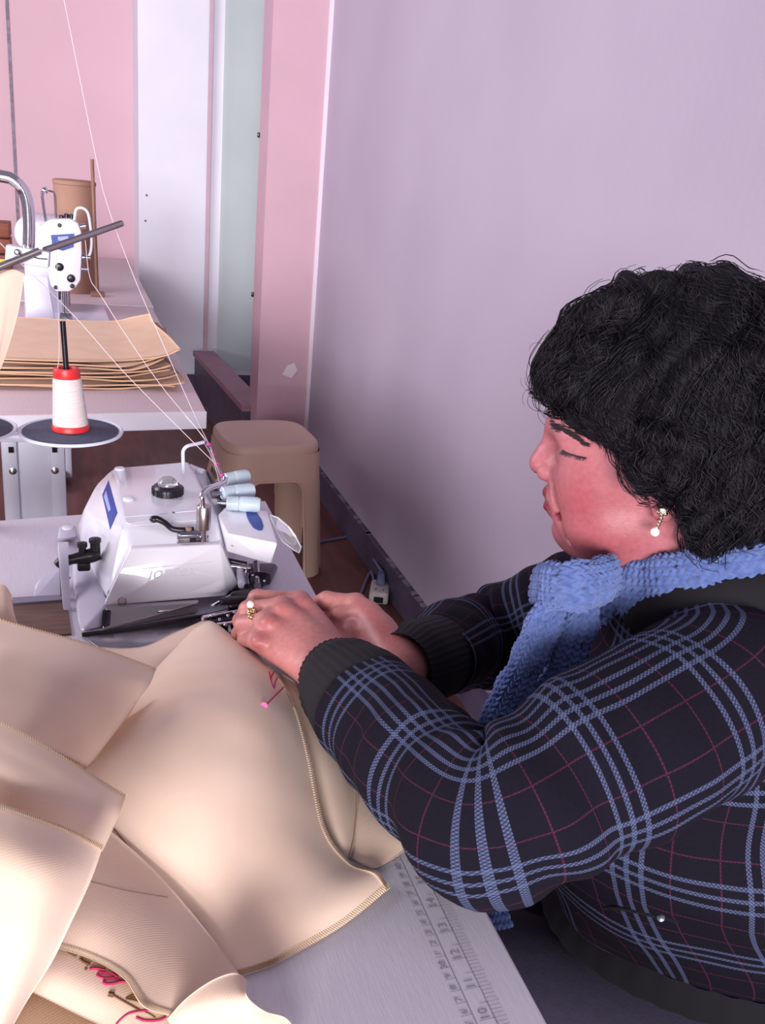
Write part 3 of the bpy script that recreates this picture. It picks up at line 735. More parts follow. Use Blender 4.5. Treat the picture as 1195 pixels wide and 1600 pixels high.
G().tube([PC+np.array([0, 0, -.006]), np.array([-0.165, SY+.01, PC[2]-.008])], .004, 10).build('spool_arm', 'white_metal', ts)
cn_ = thing('thread_cone', 'cream thread cone with red rims on the grey felt spool plate', 'thread cone', tuple(PC+np.array([0, 0, .004])))
ax = np.array([-.006, .004, .158]); ax /= np.linalg.norm(ax); cb = PC+np.array([0, 0, .0042])
cr_ = G().lathe([(.0240, 0), (.0256, .0006), (.0256, .0065), (.0236, .0095), (.0008, .0095)], cb, axis=ax, seg=40).build('cone_base', 'red_plastic', cn_)
pf = [(.0232, .008)]
for i in range(40):
    t = i/39; pf += [(.0243-.0052*t+.0003*(i % 2)-.0008*(t > .97), .009+.0665*t)]
G().lathe(pf+[(.012, .0757)], cb, axis=ax, seg=40).build('yarn', 'cone_yarn', cn_)
G().lathe([(.0178, .075), (.0183, .0765), (.0180, .087), (.0170, .0895), (.0120, .0895), (.0108, .086), (.0106, .079), (.001, .079)], cb, axis=ax, seg=36).build('cone_top', 'red_plastic', cn_)

# ------------------------------------------------------------------ threads running from the guides to the tension dials
def thread(label, pts):
    P = [np.asarray(p) for p in pts]; Q, _ = catmull(P, 8)
    o = G().tube(Q, .00042, 5).build('thread', 'thread'); tag(o, label, 'thread', 'threads feeding the overlock machine')
mend = Py(331, 704, yb+.13)
thread('pale thread rising highest past the wooden stick to the machine', [Py(96, -20, 1.52), Py(150, 247, 1.47), Py(170, 327, 1.44), Py(211, 437, 1.40), Py(250, 527, 1.36), Py(301, 642, 1.28), Py(329, 699, yb+.145)])
thread('pale thread running down from beside the far machine head', [r2*0.5+Py(70, 391, SY+.005)*0.5, Py(140, 432, 1.38), Py(157, 461, 1.37), Py(205, 536, 1.34), Py(256, 608, 1.30), Py(319, 684, 1.23), Py(334, 711, yb+.12)])
thread('pale thread running diagonally from the white clamp', [Py(-20, 358, 1.30), Py(12, 392, 1.295), Py(39, 418, 1.30), Py(72, 449, 1.30), Py(130, 509, 1.28), Py(196, 584, 1.26), Py(301, 690, 1.20), Py(339, 727, yb+.09)])
thread('pale thread rising straight up from the red rimmed cone', [cb+ax*.06+np.array([-.020, -.004, 0]), Py(92, 560, SY-.002), Py(91, 480, SY), Py(88, 386, SY+.03)])
thread('short pale thread from the white bent wire to the magenta beads', [Py(290, 650, 1.30), Py(312, 676, 1.26), Py(330, 706, yb+.125), Py(343, 741, yb+.06), Py(349, 756, yb+.03)])
thread('short pale thread hanging below the magenta beads', [Py(318, 691, y1_+.02), Py(330, 712, yb+.12), Py(338, 735, yb+.07), Py(342, 752, yb+.03)])

# ------------------------------------------------------------------ cloth
def spl(net, k):
    net = np.asarray(net, float)
    rows = np.stack([catmull(r, k)[0] for r in net])
    return np.stack([catmull(rows[:, j], k)[0] for j in range(rows.shape[1])], 1)
def sheet(net, k=10, thick=.0011, wr=0.0, wsc=30, seed=0, edge=0.0):
    """a piece of cloth through a net of points, with small creases and real thickness"""
    S_ = spl(net, k); nr, nc = S_.shape[:2]
    du = np.gradient(S_, axis=1); dv = np.gradient(S_, axis=0); n = np.cross(du, dv); n /= np.linalg.norm(n, axis=2, keepdims=True)+1e-12
    if n[..., 2].mean() < 0: n = -n
    if wr: S_ = S_+n*(wr*fbm(S_+seed*1.7, wsc, 3))[..., None]
    if edge:
        r = np.random.default_rng(seed+5)
        for sl, ax_ in (((0, slice(None)), 1), ((-1, slice(None)), 1), ((slice(None), 0), 0), ((slice(None), -1), 0)):
            S_[sl] += n[sl]*(r.normal(size=n[sl].shape[0])*edge)[:, None]
    ul = np.cumsum(np.r_[0, np.linalg.norm(np.diff(S_[nr//2], axis=0), axis=1)]); vl = np.cumsum(np.r_[0, np.linalg.norm(np.diff(S_[:, nc//2], axis=0), axis=1)])
    UV = np.stack(np.meshgrid(ul, vl), -1).reshape(-1, 2)
    top = (S_+n*thick/2).reshape(-1, 3); bot = (S_-n*thick/2).reshape(-1, 3); N_ = nr*nc
    F = []; idx = np.arange(N_).reshape(nr, nc)
    a, b, c, d = idx[:-1, :-1].ravel(), idx[:-1, 1:].ravel(), idx[1:, 1:].ravel(), idx[1:, :-1].ravel()
    F += np.stack([a, b, c, d], 1).tolist(); F += (np.stack([d, c, b, a], 1)+N_).tolist()
    for e in (idx[0], idx[:, -1], idx[-1][::-1], idx[::-1, 0]):
        for i in range(len(e)-1): F.append((e[i], e[i+1], e[i+1]+N_, e[i]+N_))
    g = G(); g.add(np.vstack([top, bot]), F, np.vstack([UV, UV])); g.S = S_; g.n_ = n
    return g
def pnet(rows): return [[Pz(*p) for p in r] for r in rows]
def drape(net, z=.7545):
    """let the left end of a flap fall on to the table"""
    out = []
    for i, r in enumerate(net):
        p = np.asarray(r[0], float); h = p[2]-z
        out.append([p+np.array([-.115, .012-.006*i, -h]), p+np.array([-.085, .008, -h*.86]), p+np.array([-.04, .004, -h*.34])]+list(r))
    return out
def serging(g, side, root, m='serge', r=.0011):
    """overlocked edge: zigzag thread bound over the cut edge"""
    S_ = g.S; n = g.n_
    E_, En, inn = {'r': (S_[:, -1], n[:, -1], S_[:, -3]-S_[:, -1]), 'l': (S_[:, 0], n[:, 0], S_[:, 2]-S_[:, 0]), 't': (S_[0], n[0], S_[2]-S_[0]), 'b': (S_[-1], n[-1], S_[-3]-S_[-1])}[side]
    inn = inn/(np.linalg.norm(inn, axis=1, keepdims=True)+1e-12)
    E2, _ = catmull(E_, 6); I2, _ = catmull(inn, 6); N2, _ = catmull(En, 6)
    P = [E2[i]+I2[i]*(.0002 if i % 2 else .0042)+N2[i]*.0009 for i in range(len(E2))]
    G().tube(P, .00055, 4, caps=False).build('serged_edge', m, root)

clothA_net = pnet([
    [(296, 990, .762), (310, 978, .770), (326, 971, .775), (345, 980, .772), (366, 998, .767)],
    [(238, 1052, .788), (292, 1040, .808), (345, 1030, .812), (392, 1034, .806), (430, 1050, .793)],
    [(180, 1128, .797), (262, 1112, .818), (340, 1100, .824), (405, 1096, .816), (462, 1104, .792)],
    [(138, 1200, .794), (232, 1200, .810), (330, 1190, .815), (415, 1180, .808), (486, 1190, .783)],
    [(160, 1290, .778), (250, 1300, .788), (340, 1300, .795), (430, 1285, .791), (507, 1290, .770)],
    [(240, 1380, .764), (305, 1390, .770), (380, 1388, .776), (465, 1365, .776), (548, 1348, .760)],
    [(318, 1462, .758), (365, 1458, .761), (420, 1448, .764), (500, 1420, .766), (590, 1364, .761)],
    [(368, 1526, .754), (402, 1516, .754), (442, 1500, .754), (530, 1450, .754), (609, 1388, .755)]])
def cloth(name, label, net, m='beige_twill', k=9, wr=.0012, seed=1, serge=(), wsc=28, cat='fabric'):
    g = sheet(net, k, wr=wr, wsc=wsc, seed=seed)
    o = g.build(name, m, None, angle=180)
    tag(o, label, cat, 'beige cloth pieces on the front table')
    for s in serge: serging(g, s, o)
    return g, o
gA, oA = cloth('cloth_panel', 'large beige cloth panel fed under the needle with a pink printed pin', clothA_net, serge=('b', 'r'), wr=.0024, seed=2)
# strip folded under, right of the main panel
gB, oB = cloth('cloth_panel', 'pale beige cloth strip with serged edge beside the woman\'s cuff', pnet([
    [(436, 1052, .784), (448, 1058, .782), (462, 1068, .778), (472, 1085, .772)],
    [(458, 1110, .778), (475, 1112, .780), (494, 1118, .776), (508, 1130, .768)],
    [(478, 1185, .772), (500, 1185, .776), (522, 1184, .772), (540, 1186, .763)],
    [(496, 1255, .764), (518, 1252, .769), (540, 1246, .766), (558, 1240, .758)],
    [(512, 1310, .757), (528, 1308, .762), (542, 1304, .761), (556, 1296, .7555)],
    [(530, 1340, .7535), (536, 1342, .755), (542, 1342, .755), (548, 1338, .7535)]]), serge=('r',), seed=4, wr=.0006)
gC, oC = cloth('cloth_panel', 'smallest beige cloth corner lying under the woman\'s sleeve on the white table', pnet([
    [(520, 1205, .7530), (560, 1222, .756), (600, 1262, .756), (640, 1290, .7525)],
    [(535, 1280, .7530), (565, 1280, .758), (600, 1298, .757), (645, 1318, .7525)],
    [(540, 1320, .7525), (566, 1322, .756), (592, 1330, .755), (628, 1332, .7522)],
    [(548, 1340, .7522), (566, 1350, .7535), (584, 1355, .7535), (598, 1352, .7522)]]), seed=5, wr=.0004, m='beige_twill')
# piece passing behind along the cloth plate
gJ, oJ = cloth('cloth_panel', 'thin beige cloth edge crossing the steel plate of the overlock machine', pnet([
    [(120, 1010, .765), (215, 1012, .764), (270, 990, .763), (322, 968, .768)],
    [(110, 1040, .770), (215, 1035, .772), (270, 1015, .772), (330, 985, .767)],
    [(100, 1080, .768), (200, 1070, .770), (265, 1050, .770), (335, 1005, .762)]]), seed=6, wr=.0008)
# folded flaps piled at the left
gD, oD = cloth('cloth_panel', 'highest beige cloth flap folded toward the overlock machine', drape(pnet([
    [(-90, 945, .872), (20, 974, .876), (130, 1006, .868), (243, 1046, .838)],
    [(-90, 985, .876), (10, 1010, .880), (120, 1046, .871), (233, 1070, .838)],
    [(-90, 1030, .868), (15, 1052, .872), (110, 1085, .862), (210, 1100, .830)],
    [(-90, 1080, .856), (25, 1100, .860), (92, 1125, .850), (176, 1148, .820)],
    [(-90, 1140, .845), (20, 1150, .850), (70, 1165, .838), (137, 1198, .808)]]), .7545), seed=7, serge=('t',), wr=.0015)
gD2, oD2 = cloth('cloth_panel', 'beige cloth underlayer with its hem turned up below the highest flap', drape(pnet([
    [(-60, 1015, .850), (60, 1080, .845), (150, 1110, .825), (225, 1078, .818)],
    [(-60, 1090, .845), (50, 1130, .838), (130, 1150, .818), (200, 1120, .806)],
    [(-60, 1180, .820), (60, 1190, .815), (120, 1205, .802), (172, 1172, .796)]]), .7535), seed=8, m='beige_twill_dark')
gE, oE = cloth('cloth_panel', 'middle beige cloth flap with a straight cut corner', drape(pnet([
    [(-90, 1074, .905), (0, 1127, .914), (100, 1184, .906), (197, 1241, .884)],
    [(-90, 1125, .908), (0, 1170, .916), (95, 1215, .907), (188, 1268, .880)],
    [(-90, 1180, .905), (0, 1212, .915), (88, 1250, .902), (178, 1292, .872)],
    [(-90, 1250, .890), (0, 1270, .898), (80, 1300, .885), (160, 1332, .858)]]), .7560), seed=9, serge=('t',), wr=.0015)
gF, oF = cloth('cloth_panel', 'nearest beige cloth flap hanging over the front of the pile', drape(pnet([
    [(-90, 1225, .915), (0, 1257, .920), (85, 1288, .912), (161, 1320, .896)],
    [(-90, 1310, .916), (0, 1330, .920), (75, 1352, .912), (142, 1372, .888)],
    [(-90, 1390, .900), (0, 1402, .904), (62, 1418, .897), (112, 1440, .874)],
    [(-90, 1470, .876), (-15, 1480, .880), (40, 1492, .874), (85, 1498, .855)],
    [(-90, 1570, .838), (-30, 1580, .838), (8, 1585, .832), (45, 1560, .825)],
    [(-100, 1700, .757), (-60, 1690, .757), (-30, 1680, .757), (0, 1640, .757)]]), .7572), seed=10, serge=('t',), wr=.0016)
# printed piece lying on the table at the bottom
gG, oG = cloth('cloth_panel', 'beige cloth with brown and crimson script lettering at the bottom', pnet([
    [(-20, 1380, .7700), (90, 1395, .772), (180, 1420, .7700), (300, 1500, .7620), (340, 1545, .7580)],
    [(-20, 1440, .7690), (80, 1455, .774), (165, 1480, .7730), (270, 1545, .7650), (330, 1580, .7590)],
    [(-20, 1500, .7640), (65, 1512, .772), (150, 1545, .7720), (250, 1590, .7640), (320, 1630, .7580)],
    [(-20, 1524, .7570), (50, 1550, .761), (130, 1590, .7610), (230, 1640, .7590), (310, 1690, .7560)]]), seed=11, wr=.0012)
gH, oH = cloth('cloth_panel', 'beige cloth overlapping the script lettering, crossed by a long fold', pnet([
    [(60, 1215, .792), (135, 1270, .786), (225, 1345, .776), (310, 1440, .7660), (372, 1520, .7585)],
    [(70, 1360, .790), (150, 1385, .789), (225, 1420, .782), (295, 1480, .7700), (350, 1535, .7600)],
    [(60, 1420, .786), (135, 1438, .788), (205, 1470, .784), (270, 1520, .7740), (322, 1558, .7620)],
    [(70, 1476, .779), (140, 1498, .780), (193, 1528, .780), (224, 1572, .7750), (268, 1588, .7660)]]), seed=12, wr=.0012, serge=('b',))
# curled corner
gI, oI = cloth('cloth_panel', 'curled beige cloth corner standing up at the bottom edge', pnet([
    [(262, 1592, .765), (290, 1562, .785), (330, 1534, .800), (366, 1522, .806), (386, 1534, .802)],
    [(270, 1600, .764), (300, 1580, .784), (340, 1566, .800), (372, 1562, .808), (386, 1556, .810)],
    [(300, 1612, .762), (330, 1600, .778), (362, 1592, .790), (394, 1590, .795), (412, 1578, .797)],
    [(330, 1640, .757), (360, 1630, .765), (395, 1618, .772), (425, 1604, .776), (446, 1590, .776)],
    [(360, 1680, .752), (390, 1670, .754), (420, 1655, .756), (450, 1640, .756), (470, 1625, .753)]]), seed=13, wr=.0008)
gL, oL = cloth('cloth_panel', 'beige cloth with shade put into its colour, lowest in the pile at the bottom left', pnet([
    [(-60, 1500, .7532), (60, 1530, .7532), (180, 1580, .7532)],
    [(-60, 1580, .7532), (60, 1590, .7532), (180, 1640, .7532)],
    [(-60, 1680, .7532), (60, 1690, .7532), (180, 1720, .7532)]]), seed=14, wr=0, m='beige_twill_dark')  # darker twill here paints the shade under the pile into the cloth colour
gK, oK = cloth('cloth_panel', 'beige cloth edge standing up behind the highest flap', pnet([
    [(-80, 905, .80), (-30, 905, .815), (4, 912, .82), (18, 930, .812)],
    [(-80, 940, .81), (-30, 940, .82), (6, 945, .822), (22, 960, .812)],
    [(-80, 990, .80), (-30, 990, .80), (10, 985, .80), (36, 990, .795)]]), seed=15, wr=.0006)
# cloth hanging at the left of the thread stand
gM, oM = None, None
hm = [[Py(x, y, Y) for x, y, Y in r] for r in (
    [(-90, 470, 1.16), (-40, 446, 1.17), (0, 428, 1.18), (20, 421, 1.185), (38, 428, 1.19)],
    [(-90, 520, 1.16), (-40, 500, 1.165), (-2, 488, 1.17), (14, 486, 1.175), (28, 490, 1.18)],
    [(-90, 590, 1.15), (-45, 580, 1.155), (-12, 565, 1.16), (-2, 560, 1.165), (8, 556, 1.17)],
    [(-90, 700, 1.13), (-60, 690, 1.135), (-40, 680, 1.14), (-30, 670, 1.145), (-22, 650, 1.15)],
    [(-90, 900, 1.10), (-70, 900, 1.10), (-50, 900, 1.10), (-40, 895, 1.10), (-30, 890, 1.10)])]
gM, oM = cloth('cloth_panel', 'beige cloth draped upright in front of the thread stand rod', hm, seed=16, wr=.0012)

# prints on the cloth
BA = bvh_of(gA); BG = bvh_of(gG)
stroke(BA, [(413, 1104), (425, 1092), (440, 1077), (451, 1067)], .0007, 'printed_pin_shaft', 'print_magenta', oA)
cpt = on_bvh(BA, 412, 1103, 0.0); G().lathe([(.0034, -.001), (.0034, .0006), (.0005, .0008)], cpt, axis=CAM_POS-cpt, seg=18).build('printed_pin_head', 'print_pink', oA)
stroke(BA, [(420.5, 1050), (421.5, 1056), (424, 1066), (428, 1076)], .0009, 'printed_petal', 'print_magenta', oA)
stroke(BA, [(429, 1048), (424.5, 1056), (423.5, 1064)], .0009, 'printed_petal', 'print_magenta', oA)
stroke(BA, [(434, 1058), (430, 1066), (428.5, 1076)], .0008, 'printed_petal', 'print_magenta', oA)
stroke(BA, [(441, 1062), (446, 1078), (452, 1092), (458, 1105)], .0007, 'seam_line', 'seam_brown', oA)
# crimson letters, brown letters and flourishes: script running down toward the right
def script(pts, r, m_): stroke(BG, pts, r*.8, 'script_lettering', m_, oG, off=.0001)
c5 = lambda x, y: (60+x/4.979, 1440+y/4.981)
for pts, r, m_ in (
    ([c5(145, 140), c5(165, 150), c5(180, 158)], .0009, 'print_brown'),
    ([c5(190, 185), c5(215, 195), c5(240, 225), c5(270, 245), c5(300, 262)], .0022, 'print_brown'),
    ([c5(318, 292), c5(335, 296), c5(345, 308), c5(370, 322), c5(400, 335)], .0011, 'print_brown'),
    ([c5(360, 367), c5(380, 371)], .0011, 'print_brown'),
    ([c5(395, 370), c5(440, 365), c5(475, 370), c5(520, 380)], .0014, 'print_magenta'),
    ([c5(600, 418), c5(540, 405), c5(480, 402), c5(458, 412), c5(480, 430), c5(530, 440), c5(590, 436)], .0011, 'print_magenta'),
    ([c5(575, 405), c5(605, 425), c5(615, 432)], .0014, 'print_magenta'),
    ([c5(500, 468), c5(530, 485), c5(580, 482), c5(630, 470), c5(675, 468)], .0013, 'print_magenta'),
    ([c5(505, 455), c5(560, 450), c5(620, 446), c5(650, 455)], .0007, 'print_magenta'),
    ([c5(545, 565), c5(565, 568), c5(585, 574)], .0022, 'print_brown'),
    ([c5(585, 575), c5(650, 612), c5(720, 652), c5(790, 692)], .0008, 'print_brown'),
    ([c5(680, 600), c5(720, 578), c5(760, 572)], .0008, 'print_brown'),
    ([c5(685, 602), c5(740, 612), c5(795, 626)], .0007, 'print_brown'),
    ([c5(700, 590), c5(760, 596), c5(775, 600)], .0006, 'print_brown'),
    ([c5(605, 800), c5(640, 760), c5(690, 722), c5(750, 702), c5(820, 694), c5(858, 686)], .0009, 'print_magenta'),
    ([c5(825, 700), c5(870, 722), c5(910, 748)], .0005, 'print_brown'),
    ([c5(760, 745), c5(820, 768), c5(900, 772), c5(960, 760), c5(990, 742)], .0011, 'print_magenta')):
    script(pts, r, m_)
# stitched seams and thread ends on the main panel
BH = bvh_of(gH)
stroke(BH, [(110, 1368), (150, 1380), (200, 1392), (262, 1402)], .0004, 'seam_line', 'seam_brown', oH)
stroke(BA, [(170, 1285), (215, 1340), (270, 1408), (330, 1480), (366, 1522)], .0005, 'seam_line', 'seam_brown', oA)

# ------------------------------------------------------------------ stack of cut cloth on the back table
stk = rng
for i in range(8):
    z = TZ+.0045+i*.0095; dx = stk.uniform(-.012, .012); dy = stk.uniform(-.012, .012); up = .018*max(0, i-3)
    xr = [-.46, -.2, 0.0, .10, .17, .215]
    rows = []
    for j, yy in enumerate((2.145, 2.24, 2.40, 2.56, 2.66)):
        r_ = []
        for kx, xx in enumerate(xr):
            lift = .004*math.sin(kx*1.7+i)+.003*math.sin(j*2+i*1.3)
            lift = .0012*math.sin(kx*1.7)+.001*math.sin(j*2)
            if kx >= 4: lift += (kx-3)*(.003+.0026*i)*(1.0 if j == 0 else .6 if j == 4 else .35)
            if j == 0: lift -= .0015*i
            if kx == 0: lift *= .3
            r_.append((xx+dx+.02*math.sin(j+i)*(kx > 3), yy+dy+.012*math.sin(kx*2+i*2), z+max(lift, -.0015)+.004*(xx < -.1)*0))
        rows.append(r_)
    g = sheet(rows, 5, thick=.004, wr=.0008, wsc=30, seed=i)
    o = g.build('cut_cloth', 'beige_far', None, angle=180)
    nm = ['lowest', 'second lowest', 'third from the bottom', 'fourth from the bottom', 'fourth from the top', 'third from the top', 'second from the top', 'topmost'][i]
    tag(o, 'folded beige cloth on the back table, %s of its stack' % nm, 'fabric', 'stacked beige cloth on the back table')

# ------------------------------------------------------------------ far lockstitch machine, seen from its needle end
LY = 2.90
lm = thing('lockstitch_machine', 'white lockstitch sewing machine with blue badge on the back table', 'sewing machine', (-0.02, 3.05, TZ))
fp = [(63, 360), (68, 349), (80, 343), (110, 342), (122, 349), (127, 362), (128, 395), (126, 438), (118, 450), (108, 456), (88, 456), (79, 446), (74, 415), (66, 385)]
fg = G().prism([Py(x, y, LY) for x, y in fp], (0, .06, 0), bevel=.006)
fo = fg.build('face_plate', 'machine_white', lm, angle=35)
arm = [Py(66, 352, LY+.06), Py(124, 350, LY+.06), Py(124, 400, LY+.06), Py(70, 400, LY+.06)]
G().hull(arm+[p+np.array([-.07, .36, .0]) for p in arm], .012).build('arm', 'machine_white', lm)
G().hull([np.array([-.15, 3.14, TZ]), np.array([-.03, 3.14, TZ]), np.array([-.03, 3.32, TZ]), np.array([-.15, 3.32, TZ]), np.array([-.16, 3.16, 1.05]), np.array([-.04, 3.16, 1.05]), np.array([-.04, 3.3, 1.06]), np.array([-.16, 3.3, 1.06])], .012).build('column', 'machine_base', lm)
G().lathe([(.03, 0), (.062, .004), (.066, .012), (.062, .03), (.03, .036), (.001, .036)], (-.125, 3.34, .985), axis=(0, 1, 0), seg=36).build('handwheel', 'machine_base', lm)
bx = [Pz(40, 516, TZ+.001), Pz(176, 512, TZ+.001), Pz(146, 455, TZ+.001), Pz(30, 455, TZ+.001)]
bx = [Pz(40, 516, TZ+.0005), Pz(174, 513, TZ+.0005), np.array([.09, 3.34, TZ+.0005]), np.array([-.17, 3.34, TZ+.0005])]
G().prism(bx, (0, 0, .012), bevel=.003).build('bed', 'machine_base', lm)
G().tube([bx[0]+np.array([.0, -.003, .006]), bx[1]+np.array([0, -.003, .006])], .004, 8).build('bed_edge', 'dark_steel', lm)
G().hull([Py(36, 430, LY+.04), Py(74, 432, LY+.04), Py(88, 512, LY+.02), Py(42, 514, LY+.02), Py(36, 430, LY+.07), Py(74, 432, LY+.07), Py(88, 508, LY+.06), Py(42, 508, LY+.06)], .004).build('knee_panel', 'machine_base', lm)
G().lathe([(.034, 0), (.036, .002), (.036, .008), (.03, .01), (.001, .01)], Pz(112, 508, TZ+.0125), seg=28).build('needle_plate', 'dark_steel', lm)
G().cyl(Py(99, 456, LY+.02), Py(100, 492, LY+.02), .0045, seg=10).build('needle_bar', 'steel', lm)
G().cyl(Py(106, 456, LY+.025), Py(107, 478, LY+.025), .006, seg=10).build('presser_bar', 'steel', lm)
G().cyl(Py(93, 454, LY+.015), Py(93, 468, LY+.015), .004, seg=10).build('thread_guide', 'dark_steel', lm)
G().hull([Py(94, 488, LY+.01), Py(112, 490, LY+.01), Py(114, 503, LY+.0), Py(92, 503, LY+.0), Py(96, 488, LY+.03), Py(112, 490, LY+.03)], .002).build('presser_foot', 'steel', lm)
for x, y, r in ((93, 352, .006), (93, 417, .012), (111, 435, .012), (87, 449, .006), (113, 447, .007)):
    G().lathe([(r, -.004), (r, .002), (r*.7, .004), (.0005, .004)], Py(x, y, LY), axis=(0, -1, 0), seg=16).build('screw', 'black_part', fo)
lb = G().prism([Py(79, 367, LY-.0015), Py(116, 365, LY-.0015), Py(115, 386, LY-.0015), Py(98, 392, LY-.0015), Py(82, 388, LY-.0015)], (0, -.001, 0)).build('badge', 'blue_badge', fo, smooth=False)
G().prism([Py(90, 370, LY-.003), Py(107, 369, LY-.003), Py(106, 376, LY-.003), Py(91, 376, LY-.003)], (0, -.001, 0)).build('badge_field', 'blue_badge_light', lb, smooth=False)
G().prism([Py(88, 378, LY-.003), Py(108, 377, LY-.003), Py(107, 382, LY-.003), Py(89, 383, LY-.003)], (0, -.001, 0)).build('badge_field', 'blue_badge_light', lb, smooth=False)
G().tube([Py(116, 346, LY+.03), Py(119, 328, LY+.03), Py(128, 325, LY+.03), Py(137, 332, LY+.03), Py(141, 352, LY+.03), Py(143, 380, LY+.03), Py(140, 398, LY+.03), Py(133, 404, LY+.03)], .0042, 10, smooth=4).build('finger_guard', 'white_metal', lm)
G().tube([Py(72, 346, LY+.05), Py(68, 322, LY+.05), Py(66, 300, LY+.05), Py(72, 294, LY+.05)], .004, 8, smooth=3).build('thread_post', 'steel', lm)
G().ball(Py(70, 298, LY+.05), .010, 12, 8).build('post_cap', 'chrome', lm)
G().tube([Py(88, 346, LY+.06), Py(87, 318, LY+.06), Py(85, 302, LY+.06), Py(76, 298, LY+.06)], .003, 8, smooth=3).build('thread_post', 'steel', lm)
for x, y in ((96, 340), (104, 338), (112, 339)): G().lathe([(.007, 0), (.007, .012), (.002, .014)], Py(x, y+3, LY+.05), seg=12).build('oil_cap', 'dark_steel', lm)
for x, y in ((130, 402), (127, 420)):
    G().lathe([(.012, 0), (.012, .01), (.007, .012), (.007, .026), (.001, .027)], Py(x-3, y, LY+.03), axis=(1, 0, 0), seg=18).build('tension_knob', 'steel', lm)
G().ball(Py(62, 357, LY+.06), .012, 12, 8).build('spool_knob', 'machine_white', lm)
G().cyl(Py(126, 354, LY+.04), Py(134, 353, LY+.04), .008, seg=12).build('lever_pin', 'chrome', lm)

# ------------------------------------------------------------------ cardboard drum and wooden things at the far table
dr = thing('cardboard_drum', 'brown cardboard drum standing behind the far sewing machine', 'drum', (0.005, 3.72, TZ))
dg_ = [(.072, 0), (.074, .004), (.0745, .40), (.0775, .402), (.0775, .414), (.070, .417), (.001, .417)]
G().lathe(dg_[:3]+[(.071, .40), (.001, .40)], (0.005, 3.72, TZ), seg=48).build('drum_wall', 'cardboard', dr)
G().lathe([(.0748, .388), (.0775, .39), (.0775, .402), (.070, .406), (.001, .407)], (0.005, 3.72, TZ), seg=48).build('drum_lid', 'cardboard', dr)
st = thing('wooden_stick', 'thin wooden stick upright beside the cardboard drum', 'stick', (0.077, 3.62, TZ))
G().tube([(0.077, 3.62, TZ), (0.072, 3.62, 1.0), (0.068, 3.62, 1.235)], .0065, 8).build('shaft', 'wood_stick', st)
G().box((0.077, 3.62, TZ+.008), (.05, .05, .016), bevel=.003).build('foot_block', 'wood_stick', st)
wc = thing('wooden_crate', 'red-brown wooden crate with a yellow label by the left edge', 'crate', (-0.36, 4.35, TZ))
cx0, cx1, cy0, cy1 = -0.46, -0.262, 4.27, 4.43
for (x0, x1, y0, y1) in ((cx0, cx1, cy0, cy0+.015), (cx0, cx1, cy1-.015, cy1), (cx0, cx0+.015, cy0+.015, cy1-.015), (cx1-.015, cx1, cy0+.015, cy1-.015)):
    for z0 in (0.0, .066, .132):
        G().box(((x0+x1)/2, (y0+y1)/2, TZ+z0+.03), (x1-x0, y1-y0, .058), bevel=.003).build('board', 'wood_red', wc)
G().box(((cx0+cx1)/2, (cy0+cy1)/2, TZ+.006), (cx1-cx0-.03, cy1-cy0-.03, .010)).build('bottom_board', 'wood_red', wc)
G().box((-0.30, cy0-.002, TZ+.028), (.06, .003, .03)).build('label_card', 'yellow_label', wc, smooth=False)

